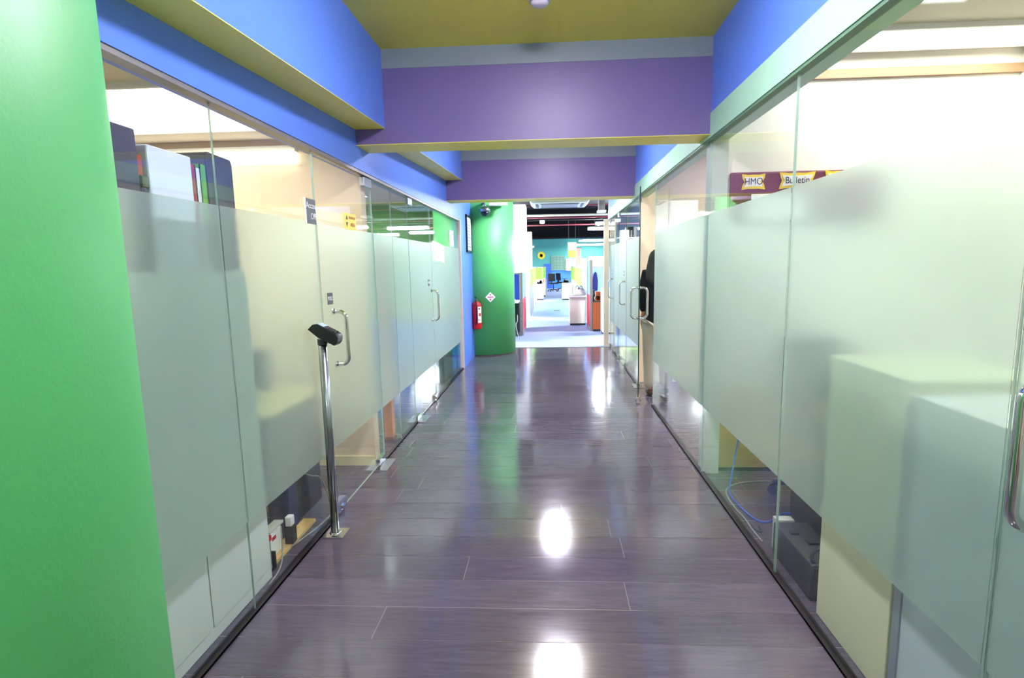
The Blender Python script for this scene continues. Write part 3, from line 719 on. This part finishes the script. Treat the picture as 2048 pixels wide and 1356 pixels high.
obj('hose', tube(NB(), smooth_path([(ex, ey-.03, .955), (ex+.01, ey-.08, .93), (ex+.02, ey-.098, .8), (ex+.01, ey-.095, .62), (ex, ey-.09, .55)]), .01, 8), black_m, t, smooth=True)
obj('wall_bracket', BX(-1.30, ex-.05, ey-.02, ey+.02, .84, .90), steel_m, t)
# diamond sign tangent to the column
th = math.atan2(-.49, .13); px, py = -1.14 + .503*math.cos(th), 9.6 + .503*math.sin(th)
t = thing('diamond_sign', (px, py, .99), 'white diamond shaped sign with red print on the far green column', 'sign')
rm = Matrix.Rotation(th + math.pi/2, 4, 'Z')
def onsign(bm): bm.transform(Matrix.Translation((px, py, .99)) @ rm); return bm
bm = prism(NB(), [(-.085, 0, 0), (0, 0, -.085), (.085, 0, 0), (0, 0, .085)], (0, -.003, 0)); pl = obj('plate', onsign(bm), paper_m, t)
bm = NB(); bx(bm, -.05, .05, -.0045, -.003, -.008, .008); bx(bm, -.014, .014, -.0045, -.003, .028, .05); bx(bm, -.014, .014, -.0045, -.003, -.055, -.028)
obj('red_print', onsign(bm), mat('pink_red_print', (200, 90, 120), .5), pl)
# security camera on bracket
dx_, dy_, dz_ = -1.04, 8.93, 2.375
t = thing('security_camera', (dx_, dy_, dz_), 'silver dome security camera under the farther purple beam', 'camera')
obj('arm', tube(NB(), smooth_path([(-1.10, 9.11, 2.50), (-1.06, 8.98, 2.5), (dx_, dy_, 2.48), (dx_, dy_, 2.43)]), .018, 10), greyplastic_m, t, smooth=True)
obj('housing', lathe(NB(), [(.03, 2.44), (.07, 2.425), (.085, 2.39), (.085, 2.36), (.08, 2.355)][::-1], dx_, dy_, 32), steel_m, t, smooth=True)
obj('dome', lathe(NB(), [(.01, 2.285), (.04, 2.295), (.062, 2.32), (.072, 2.355)], dx_, dy_, 32), mat('smoked_dome', (10, 18, 40), .08), t, smooth=True)
t = thing('emergency_light', (-.82, 8.95, 2.45), 'white flat box fixed above the security camera on the green column', 'light box')
obj('body', BX(-.975, -.685, 8.9, 9.0, 2.45, 2.54), white_m, t, bevel=.008)
obj('lens', BX(-.96, -.70, 8.896, 8.9, 2.465, 2.52), mat('lens_pink', (226, 214, 222), .3), t)
obj('wall_mount', BX(-.9, -.76, 9.0, 9.19, 2.47, 2.53), greyplastic_m, t)

# ================================================================== OPEN OFFICE
struct('ceiling_office', BX(-9, 10, 10.0, 36.2, 3.45, 3.55), black_ceiling_m)
struct('wall_far', BX(-9, 10, 36.0, 36.2, 1.3, 3.45), teal_m)
struct('wall_far_dado', BX(-9, 10, 35.98, 36.2, 0, 1.3), mat('wall_blue', (70, 140, 232), .6))
struct('wall_office_left', BX(-9.1, -9, 10, 36.2, 0, 3.5), cream_m)
struct('wall_office_right', BX(10, 10.1, 10, 36.2, 0, 3.5), cream_m)
struct('wall_office_front_left', BX(-9, -1.42, 10.0, 10.1, 0, 3.5), cream_m)
struct('wall_office_front_right', BX(1.18, 10, 10.3, 10.4, 0, 3.5), cream_m)
struct('wall_over_entrance', BX(-1.42, 1.18, 10.02, 10.12, 2.72, 3.5), black_ceiling_m)
for i, (y0, y1, z0) in enumerate(((13.6, 14.0, 3.15), (20.2, 20.6, 3.1), (25.4, 26.6, 2.72))):
    o = struct('trim_%d' % (12+i), BX(-9, 10, y0, y1, z0, 3.45), black_ceiling_m)
def pipe(y, z, r, m, lb):
    o = obj('ceiling_pipe', tube(NB(), [(-8.9, y, z), (9.9, y, z)], r, 10), m, smooth=True); tag(o, lb, 'pipe', 'pipes crossing the black ceiling')
dred = mat('dark_red_pipe', (110, 36, 44), .5)
pipe(15.4, 3.10, .022, dred, 'thin dark red pipe under the black ceiling, nearest of the red ones')
pipe(18.8, 3.06, .03, dred, 'dark red pipe just beyond the pale ceiling pipe')
pipe(22.2, 3.06, .03, dred, 'dark red pipe farthest along the black ceiling')
pipe(17.9, 3.06, .035, mat('pale_pipe', (214, 214, 190), .5), 'pale cream pipe crossing the black ceiling')
# air conditioner cassette
t = thing('air_conditioner', (.2, 12.5, 2.8), 'white ceiling air conditioner cassette just past the corridor end', 'air conditioner')
bm = NB(); prism(bm, [(-.45, 11.95, 2.87), (-.38, 11.95, 2.80), (.78, 11.95, 2.80), (.85, 11.95, 2.87), (.85, 11.95, 3.1), (-.45, 11.95, 3.1)], (0, 1.1, 0))
for xx in (-.35, .75): obj('hanger', BX(xx-.01, xx+.01, 12.5, 12.52, 3.1, 3.46), dark_m, t)
obj('housing', bm, mat('ac_white', (206, 210, 196), .5), t, bevel=.01)
bm = NB()
for a in ((-.22, .62, 12.05, 12.12), (-.22, .62, 12.86, 12.93), (-.32, -.26, 12.15, 12.85), (.66, .72, 12.15, 12.85)): bx(bm, a[0], a[1], a[2], a[3], 2.792, 2.80)
obj('louvre', bm, dark_m, t)
obj('grille', BX(-.2, .6, 12.2, 12.8, 2.79, 2.80), greyplastic_m, t)
# pendant lamps (rounded ends)
def oval_lamp(x0, x1, y, z, wy, label):
    t = thing('pendant_lamp', ((x0+x1)/2, y, z), label, 'lamp', 'oval office lamps')
    r = wy/2; pts = []
    for i in range(9): th = -math.pi/2 + i/8*math.pi; pts.append((x1-r+r*math.cos(th), y+r*math.sin(th), z))
    for i in range(9): th = math.pi/2 + i/8*math.pi; pts.append((x0+r+r*math.cos(th), y+r*math.sin(th), z))
    obj('diffuser', prism(NB(), pts, (0, 0, .07)), lamp_far if y > 25 else lamp_off, t)
    obj('housing', prism(NB(), [(p[0], p[1], z+.07) for p in pts], (0, 0, .04)), mat('lamp_grey', (170, 172, 190), .5), t)
    for x in (x0+.25, x1-.25): obj('hanger', BX(x-.006, x+.006, y-.006, y+.006, z+.11, 3.45), dark_m, t)
LAMPS = [(-2.5, -1.12, 16.6, 2.86, .3), (-2.6, -1.2, 19.3, 2.8, .34), (-2.6, -1.22, 21.6, 2.78, .36), (1.5, 2.9, 18.9, 2.8, .34), (1.42, 2.8, 21.5, 2.8, .36),
         (1.55, 4.6, 31.0, 2.76, .9), (1.3, 3.4, 34.6, 2.66, .9), (-2.2, -1.0, 33.0, 2.55, .5), (-2.6, -1.25, 28.5, 2.78, .5),
         (2.2, 3.6, 12.4, 2.86, .34), (3.6, 5.0, 18.9, 2.86, .34), (3.8, 5.2, 23.5, 2.86, .34), (-3.3, -1.9, 12.4, 2.86, .34), (-5, -3.6, 19, 2.86, .34), (-5, -3.6, 24, 2.86, .34), (-5, -3.6, 30, 2.86, .34)]  # unseen pair nearest the corridor is added to light the white column
names = ['nearest left end lamp above the green column side', 'second oval lamp at the left of the office', 'third oval lamp at the left over the white column',
         'nearer oval lamp at the right by the beige post', 'second oval lamp at the right by the beige post', 'wide bright lamp at the right beyond the deep black beam',
         'lowest wide lamp at the right before the teal wall', 'small oval lamp near the yellow round sign', 'left oval lamp beyond the deep black beam',
         'added unseen right lamp nearest the corridor', 'hidden right lamp mid office', 'hidden right lamp deeper in the office', 'added unseen left lamp nearest the corridor', 'hidden left lamp mid office', 'hidden left lamp deeper in the office', 'hidden left lamp at the far wall']
for L, nme in zip(LAMPS, names): oval_lamp(*L, 'white glowing oval lamp, ' + nme)
# columns
t = thing('white_column', (-1.05, 15.1, 0), 'overexposed white square column with flared wrap at its foot', 'column', kind='structure')
obj('shaft', BX(-1.7, -.66, 14.85, 15.6, 0.0, 3.1), mat('bright_white', (250, 250, 250), .5), t)
wp = NB()
prism(wp, [(-.72, 14.78, .0), (-.50, 14.78, 0), (-.56, 14.78, .10), (-.60, 14.78, .3), (-.62, 14.78, 1.32), (-.72, 14.78, 1.32)], (0, .06, 0))
obj('wrap', bx(wp, -1.5, -.6, 14.79, 14.84, .08, 1.32), mat('bright_white', (250, 250, 250), .5), t)
struct('wall_cream_column', BX(-1.15, -.80, 23.6, 24.1, 0, 2.9), mat('cream_column', (226, 220, 180), .6))
# cubicle partitions
def partition(x0, x1, y0, y1, z1, upper, lower, label, zsplit=.8, z0=.08, posts=True):
    t = thing('cubicle_partition', ((x0+x1)/2, (y0+y1)/2, 0), label, 'partition', 'office cubicle partitions')
    alongy = (y1-y0) > (x1-x0)
    e = .012
    f = NB()
    bx(f, x0, x1, y0, y1, z1-.03, z1); bx(f, x0, x1, y0, y1, 0.0, z0)
    if alongy: bx(f, x0-.004, x1+.004, y0-.02, y0+.02, 0, z1); bx(f, x0-.004, x1+.004, y1-.02, y1+.02, 0, z1)
    else: bx(f, x0-.02, x0+.02, y0-.004, y1+.004, 0, z1); bx(f, x1-.02, x1+.02, y0-.004, y1+.004, 0, z1)
    obj('frame', f, alu_m, t)
    k = .004
    obj('upper_panel', BX(x0+k, x1-k, y0+k, y1-k, zsplit, z1-.03), upper, t, label='fabric covered upper panel')
    obj('lower_panel', BX(x0+k, x1-k, y0+k, y1-k, z0, zsplit-.01), lower, t)
    return t
partition(-2.0, -.66, 11.70, 11.75, 1.35, cobalt_m, darkgreen_m, 'cobalt blue partition facing the corridor at the left of the entrance', .74)
partition(-.665, -.615, 11.77, 13.2, 1.35, sky_m, redfab_m, 'pale blue over red partition side at the left of the entrance', .78)
partition(.87, .92, 12.45, 13.5, 1.60, sky_m, redfab_m, 'pale blue over red partition side at the right of the entrance', .80)
partition(.92, 2.4, 13.6, 13.65, 1.45, sky_m, sky_m, 'pale blue partition behind the orange wood cabinet', .80)
partition(-.66, -.61, 16.2, 18.6, 1.42, lime_m, greyplastic_m, 'lime green partition on the left aisle, nearest of the lime ones', .86)
partition(-.66, -.61, 18.7, 22.5, 1.42, lime_m, beige_m, 'second lime green partition along the left aisle', .86)
partition(-1.1, -.38, 25.3, 25.36, 1.42, lime_m, beige_m, 'lime partition facing the camera behind the left pedestals', .86)
partition(-1.1, -.28, 28.3, 28.36, 1.42, lime_m, beige_m, 'far lime partition facing the camera on the left', .86)
partition(.93, .98, 14.2, 17.0, 1.42, sky_m, greyplastic_m, 'pale blue partition along the right aisle behind the bag', .8)
partition(.93, .98, 17.1, 20.6, 1.42, lime_m, sky_m, 'lime green partition along the right aisle', .8)
partition(.93, .98, 20.7, 26.0, 1.42, lime_m, beige_m, 'farther lime green partition along the right aisle', .86)
# desk inside the left cubicle with things
t = thing('office_desk', (-1.3, 11.4, 0), 'white topped desk in the left cubicle before the cobalt partition', 'desk')
obj('desktop', BX(-1.9, -.67, 11.2, 11.69, .74, .78), white_m, t, bevel=.004)
obj('panel', BX(-1.85, -1.5, 11.62, 11.66, 0, .74), beige_m, t)
obj('leg', BX(-.74, -.70, 11.62, 11.66, 0, .74), dark_m, t)
t = thing('computer_tower', (-.82, 11.5, 0), 'black computer tower under the left cubicle desk', 'computer')
obj('case', BX(-.99, -.76, 11.25, 11.6, .0, .70), black_m, t, bevel=.006)
obj('front_panel', BX(-.97, -.78, 11.243, 11.25, .03, .66), mat('glossy_black', (8, 8, 12), .15), t)
cable('power_cable', [(-.70, 11.24, .5), (-.70, 11.22, .38), (-.73, 11.21, .3), (-.71, 11.2, .16), (-.68, 11.2, .04)], .006, white_m, 'white cable hanging at the left cubicle desk')
t = thing('computer_mouse', (-.78, 11.3, .78), 'white mouse on the left cubicle desk', 'mouse')
bm = lathe(NB(), [(.05, .78), (.05, .8), (.035, .82), (.01, .83)], -.78, 11.3, 20); obj('shell', bm, white_m, t, smooth=True)
# orange wood cabinet right
t = thing('wood_cabinet', (1.02, 12.5, 0), 'orange brown wooden cabinet right of the entrance with black base', 'cabinet')
obj('body', BX(.93, 1.10, 12.35, 12.95, .05, .66), orangewood_m, t, bevel=.004)
obj('plinth', BX(.935, 1.095, 12.37, 12.93, 0, .05), black_m, t)
obj('top', BX(.925, 1.105, 12.34, 12.96, .66, .69), mat('dark_top', (66, 48, 42), .4), t)
t = thing('wooden_tray', (1.05, 12.5, .69), 'small orange wooden letter tray on the wood cabinet', 'tray')
bm = NB(); bx(bm, 1.0, 1.1, 12.4, 12.7, .69, .70); bx(bm, 1.0, 1.01, 12.4, 12.7, .70, .83); bx(bm, 1.09, 1.1, 12.4, 12.7, .70, .88); bx(bm, 1.0, 1.1, 12.69, 12.7, .70, .88); bx(bm, 1.0, 1.1, 12.4, 12.7, .80, .81)
obj('frame', bm, orangewood_m, t)
t = thing('desk_phone', (.96, 12.55, .69), 'black desk phone stand on the wood cabinet', 'phone')
obj('body', BX(.935, .985, 12.42, 12.66, .69, .93), black_m, t, bevel=.01)
obj('cord', tube(NB(), smooth_path([(.975, 12.41, .9), (.985, 12.40, .8), (.965, 12.40, .75), (.985, 12.4, .7)]), .006, 8), beige_m, t, smooth=True)
t = thing('hanging_jacket', (1.0, 13.55, 1.0), 'dark navy jacket draped on the pale blue partition at the right', 'jacket')
bm = NB(); prism(bm, [(1.0, 13.52, .86), (1.13, 13.52, .86), (1.14, 13.52, 1.1), (1.11, 13.52, 1.28), (1.07, 13.52, 1.33), (1.02, 13.52, 1.2), (.99, 13.52, 1.0)], (0, .07, 0)); obj('cloth', bm, mat('navy_cloth', (14, 20, 84), .8), t, bevel=.02)
t = thing('side_cabinet', (1.2, 12.2, 0), 'white cabinet end showing beside the beige post', 'cabinet')
obj('body', BX(1.09, 1.5, 11.85, 12.3, .04, .98), white_m, t, bevel=.004)
obj('foot', BX(1.1, 1.48, 11.87, 12.28, 0, .04), black_m, t)
# white low cabinet with bag
t = thing('low_cabinet', (.64, 13.9, 0), 'beige low cabinet with black base at the right of the aisle, bag on top', 'cabinet')
obj('body', BX(.45, .85, 13.65, 14.1, .05, .70), beige_m, t, bevel=.006)
obj('plinth', BX(.46, .84, 13.67, 14.08, 0, .05), black_m, t)
obj('top', BX(.41, .86, 13.60, 14.12, .70, .735), white_m, t, bevel=.006)
t = thing('handbag', (.68, 13.8, .735), 'pale crumpled bag with handles on the beige low cabinet', 'bag')
bm = lathe(NB(), [(.13, .737), (.155, .76), (.15, .82), (.12, .87), (.075, .905), (.05, .93)], .70, 13.82, 28)
for v in bm.verts:
    v.co.x += .012*math.sin(v.co.z*60 + v.co.y*30); v.co.y = 13.82 + (v.co.y-13.82)*.7
obj('body', bm, bag_m, t, smooth=True)
for s in (-.04, .05): obj('handle', tube(NB(), smooth_path([(.62+s, 13.76, .88), (.66+s, 13.75, .96), (.70+s, 13.76, .97), (.74+s, 13.77, .88)]), .008, 8), brown_m, t, smooth=True)
t = thing('folded_cloth', (.47, 13.8, .735), 'white folded cloth beside the pale bag', 'cloth')
obj('cloth', bx(BX(.43, .54, 13.64, 13.9, .737, .755), .44, .53, 13.66, 13.88, .755, .77), paper_m, t, bevel=.006)
# pedestals
def pedestal(x0, x1, y, z1, lb, grp):
    t = thing('drawer_pedestal', ((x0+x1)/2, y, 0), lb, 'drawer unit', grp)
    obj('body', BX(x0, x1, y, y+.5, .05, z1), beige_m, t, bevel=.01)
    obj('plinth', BX(x0+.01, x1-.01, y+.01, y+.49, 0, .05), dark_m, t)
    n = 3; h = (z1-.08)/n
    for i in range(n):
        d = obj('drawer', BX(x0+.01, x1-.01, y-.012, y, .06+i*h, .06+i*h+h-.012), creamcab_m, t, bevel=.003)
        obj('handle', BX((x0+x1)/2-.05, (x0+x1)/2+.05, y-.022, y-.012, .06+i*h+h*.7, .06+i*h+h*.7+.012), greyplastic_m, d)
    return t
pedestal(-.63, -.34, 23.9, .68, 'beige drawer unit nearest on the left aisle', 'drawer units on the left aisle')
for i, y in enumerate((26.6, 29.2, 31.8)):
    pedestal(-.60, -.27, y, .68, ['second beige drawer unit on the left aisle', 'third beige drawer unit on the left aisle', 'farthest beige drawer unit on the left aisle'][i], 'drawer units on the left aisle')
pedestal(.46, .86, 23.7, .72, 'beige drawer unit on the right aisle under the clutter', 'drawer units on the right aisle')
def clutter(cx_, y, z, n, w_, lb):
    t = thing('paper_pile', (cx_, y, z), lb, 'pile', None)
    bm = NB()
    for i in range(n):
        a = cx_ + random.uniform(-w_, w_)*.6; h = random.uniform(.05, .16)
        bx(bm, a-.05, a+.05, y-.08, y+.08, z, z+h, rot=Matrix.Rotation(random.uniform(-.4, .4), 3, 'Y'))
    obj('papers', bm, [mat('clutter_grey', (104, 104, 100), .7)], t)
clutter(-.5, 24.1, .7, 6, .13, 'grey pile of files on the nearest left drawer unit')
clutter(.66, 24.0, .74, 6, .16, 'grey pile of files on the right drawer unit')
t = thing('orange_folder', (-.4, 26.8, .68), 'orange folder on the second left drawer unit', 'folder')
obj('cover', BX(-.5, -.33, 26.7, 26.75, .68, .86), mat('orange_cover', (240, 150, 90), .6), t); obj('paper_stack', BX(-.49, -.34, 26.75, 26.8, .68, .84), paper_m, t)
# far end chairs
for i, (x, y, rz) in enumerate(((.12, 31.5, .4), (.62, 33.0, 2.2))):
    dup(chair0, (x, y, 0), ['black swivel chair in the aisle before the far blue wall', 'black swivel chair at the far right of the aisle by the blue wall'][i], rz)
# far wall fittings
t = thing('round_sign', (-.62, 35.95, 2.12), 'round yellow sign on the teal far wall', 'sign')
bm = lathe(NB(), [(.24, -.02), (.24, .02)], 0, 0, 36); bm.transform(Matrix.Translation((-.62, 35.95, 2.12)) @ Matrix.Rotation(math.pi/2, 4, 'X')); obj('disc', bm, yellow_m, t)
bm = lathe(NB(), [(.1, -.025), (.1, .0)], 0, 0, 24); bm.transform(Matrix.Translation((-.62, 35.93, 2.12)) @ Matrix.Rotation(math.pi/2, 4, 'X')); obj('centre_print', bm, gold_m, t)
t = thing('door_7', (-.2, 35.95, 0), None, None, kind='structure')
obj('leaf', BX(-.45, .05, 35.93, 35.98, 0, 1.58), mat('door_blue', (40, 100, 210), .5), t)
t = thing('notice_board', (.45, 35.9, 1.6), 'grey green notice board with rows of writing on the far wall', 'board')
obj('panel', BX(.02, .92, 35.9, 35.96, 1.16, 2.08), mat('board_green', (128, 166, 140), .7), t)
bm = NB()
for i in range(8):
    for j in range(4): bx(bm, .07+j*.21, .07+j*.21+.16, 35.89, 35.9, 1.24+i*.1, 1.27+i*.1)
obj('written_lines', bm, mat('chalk_dark', (90, 116, 110), .7), t)
t = thing('whiteboard', (1.5, 35.8, 1.55), 'white board on the far wall right of the notice board', 'board')
obj('panel', BX(.95, 2.3, 35.82, 35.975, 1.12, 1.88), mat('bright_white', (250, 250, 250), .5), t)
obj('divider', BX(1.0, 1.03, 35.8, 35.82, 1.12, 1.9), pink_m, t); obj('divider', BX(1.62, 1.68, 35.8, 35.82, 1.12, 1.9), pink_m, t)
t = thing('whiteboard', (2.9, 35.8, 1.55), 'second cream white board at the far right wall', 'board')
obj('panel', BX(2.4, 3.6, 35.84, 35.975, 1.1, 2.0), mat('off_white', (244, 240, 214), .5), t)
for i, (z0, z1, m_, lb) in enumerate(((2.14, 2.44, mat('pale_yellow', (224, 224, 130), .5), 'pale yellow hanging sign over the right aisle'), (1.80, 2.11, yellow_m, 'bright yellow hanging sign under the pale yellow one'))):
    t = thing('hanging_sign', (.9, 24.0, z0), lb, 'sign', 'signs hung over the right aisle')
    obj('board', BX(.73, 1.09, 24.0, 24.02, z0, z1), m_, t)
    bm = NB()
    for k_ in range(3): bx(bm, .77, 1.05-.05*k_, 23.994, 24.0, z0+.06+k_*.075, z0+.085+k_*.075)
    obj('print_lines', bm, gold_m if i else greyplastic_m, t)
    if i == 0:
        bm = NB(); bx(bm, .76, .765, 24.005, 24.01, z1, 3.45); bx(bm, 1.055, 1.06, 24.005, 24.01, z1, 3.45); obj('cord', bm, greyplastic_m, t)
    else:
        bm = NB(); bx(bm, .76, .765, 24.005, 24.01, z1, 2.14); bx(bm, 1.055, 1.06, 24.005, 24.01, z1, 2.14); obj('cord', bm, greyplastic_m, t)
t = thing('salmon_banner', (1.3, 25.0, 1.8), 'narrow salmon banner hanging beside the yellow signs', 'banner')
obj('cloth', BX(1.16, 1.34, 25.0, 25.01, 1.5, 2.22), pink_m, t); obj('rod', BX(1.14, 1.36, 24.99, 25.02, 2.22, 2.245), dark_m, t)
obj('cord', BX(1.248, 1.252, 25.003, 25.007, 2.245, 3.45), dark_m, t)
t = thing('floor_box', (.18, 18.5, 0), 'small grey floor outlet in the blue carpet of the aisle', 'floor outlet')
obj('lid', BX(.08, .28, 18.1, 18.5, .002, .012), greyplastic_m, t, bevel=.003)
# ceiling detector over the office aisle
t = thing('ceiling_detector', (-.3, 20.3, 3.1), 'small white round detector under the black ceiling', 'detector')
obj('body', lathe(NB(), [(.05, 2.98), (.09, 3.0), (.09, 3.1)], -.3, 20.35, 20), white_m, t)
t = thing('wall_box', (.9, 12, 3), 'grey box fixed by the ceiling at the right corridor end', 'box')
obj('body', BX(.93, 1.05, 10.9, 11.1, 2.52, 3.45), greyplastic_m, t); obj('foot', BX(.91, 1.07, 10.88, 11.12, 2.49, 2.53), white_m, t)

# ================================================================== PERSON
def skin_mesh(name, verts, edges, radii, m, parent, root=0, sub=2):
    me = bpy.data.meshes.new(name); me.from_pydata([Vector(v) - origin(parent) for v in verts], edges, [])
    o = bpy.data.objects.new(name, me); S.collection.objects.link(o); o.parent = parent; ORG[o.name] = origin(parent)
    sk = o.modifiers.new('skin', 'SKIN'); sk.use_smooth_shade = True
    if not me.skin_vertices: me.skin_vertices.new()
    for i, r in enumerate(radii):
        d = me.skin_vertices[0].data[i]; d.radius = r if isinstance(r, tuple) else (r, r); d.use_root = (i == root)
    ss = o.modifiers.new('sub', 'SUBSURF'); ss.levels = sub; ss.render_levels = sub
    me.materials.append(m); return o
px, py = 1.205, 6.2
person = thing('person', (px, py, 0), 'person with long black hair, black jacket and khaki trousers entering the open right doorway', 'person')
V = lambda dx, dy, z: (px+dx, py+dy, z)
# facing +Y and slightly right, walking into the room
bv = [V(0, 0, .93), V(0, 0, 1.12), V(0, .01, 1.32), V(0, .0, 1.43), V(0, .015, 1.50), V(0, .02, 1.575), V(0, .02, 1.65),
      V(-.15, 0, 1.38), V(-.17, .03, 1.12), V(-.16, .12, .93), V(-.165, .15, .87),
      V(.15, 0, 1.38), V(.19, .03, 1.12), V(.17, .13, .93), V(.165, .15, .87),
      V(-.085, 0, .86), V(-.09, .01, .48), V(-.09, -.01, .09), V(-.09, .10, .03),
      V(.085, .03, .86), V(.09, .1, .48), V(.09, .06, .09), V(.09, .17, .03)]
be = [(0, 1), (1, 2), (2, 3), (3, 4), (4, 5), (5, 6), (2, 7), (7, 8), (8, 9), (9, 10), (2, 11), (11, 12), (12, 13), (13, 14),
      (0, 15), (15, 16), (16, 17), (17, 18), (0, 19), (19, 20), (20, 21), (21, 22)]
br = [(.13, .09), (.115, .08), (.14, .085), (.06, .05), (.048, .048), (.075, .09), (.065, .08),
      .045, .036, .024, .028, .045, .036, .024, .028, .075, .05, .035, .03, .075, .05, .035, .03]
body = skin_mesh('body', bv, be, br, skin_m, person)
# hands with fingers, at the ends of the arms
for s in (-1, 1):
    hx, hy, hz = px + s*.165, py + .15, .87
    hv = [(hx, hy, hz), (hx, hy+.02, hz-.05)]; he = [(0, 1)]; hr = [(.02, .012), (.03, .014)]
    for i in range(4):
        dy = -.018 + i*.018; L_ = (.055, .07, .065, .05)[i]; n = len(hv)
        hv += [(hx, hy+.01+dy, hz-.08), (hx - s*.006, hy+.012+dy, hz-.08-L_*.55), (hx - s*.02, hy+.014+dy, hz-.08-L_)]
        he += [(1, n), (n, n+1), (n+1, n+2)]; hr += [.0085, .008, .007]
    n = len(hv); hv += [(hx - s*.012, hy+.045, hz-.045), (hx - s*.016, hy+.055, hz-.08)]; he += [(0, n), (n, n+1)]; hr += [.010, .008]
    skin_mesh('hand', hv, he, hr, skin_m, person, sub=1)
# face bits: nose, ears
obj('nose', tube(NB(), [V(.0, .11, 1.60), V(0, .128, 1.565), V(0, .11, 1.555)], [.007, .012, .01], 8), skin_m, person, smooth=True)
for s in (-1, 1):
    obj('ear', tube(NB(), [V(s*.076, .02, 1.60), V(s*.084, .01, 1.58), V(s*.078, .015, 1.55)], [.008, .013, .008], 8), skin_m, person, smooth=True)
    obj('eye', tube(NB(), [V(s*.03-.008, .103, 1.592), V(s*.03+.008, .103, 1.592)], .006, 8), black_m, person, smooth=True)
obj('mouth', tube(NB(), [V(-.022, .104, 1.527), V(0, .11, 1.525), V(.022, .104, 1.527)], .005, 8), mat('lips', (160, 80, 76), .5), person, smooth=True)
# hair: cap plus length to the shoulder blades
hv = [V(0, -.0, 1.64), V(0, -.035, 1.58), V(-.01, -.065, 1.48), V(-.03, -.10, 1.36), V(-.045, -.125, 1.24)]
skin_mesh('hair', hv, [(0, 1), (1, 2), (2, 3), (3, 4)], [(.115, .11), (.145, .115), (.16, .08), (.165, .06), (.13, .045)], hair_m, person)
# jacket
jv = [V(0, 0, .80), V(0, 0, 1.1), V(0, .0, 1.32), V(0, 0, 1.43), V(-.16, 0, 1.38), V(-.175, .03, 1.12), V(-.16, .125, .95), V(.16, 0, 1.38), V(.175, .03, 1.12), V(.16, .125, .95)]
je = [(0, 1), (1, 2), (2, 3), (2, 4), (4, 5), (5, 6), (2, 7), (7, 8), (8, 9)]
skin_mesh('jacket', jv, je, [(.19, .13), (.155, .115), (.175, .115), (.075, .07), .07, .056, .042, .07, .056, .042], jacket_m, person)
tv = [V(0, 0, .92), V(-.09, 0, .82), V(-.095, .01, .48), V(-.095, -.01, .08), V(.09, .03, .82), V(.095, .1, .48), V(.095, .06, .08)]
skin_mesh('trousers', tv, [(0, 1), (1, 2), (2, 3), (0, 4), (4, 5), (5, 6)], [(.16, .12), (.12, .115), .09, .075, (.12, .115), .09, .075], khaki_m, person)
for s, dy in ((-1, -.01), (1, .06)):
    skin_mesh('shoe', [V(s*.093, dy-.04, .045), V(s*.093, dy+.06, .042), V(s*.093, dy+.15, .035)], [(0, 1), (1, 2)], [(.042, .042), (.045, .04), (.035, .028)], brown_m, person)
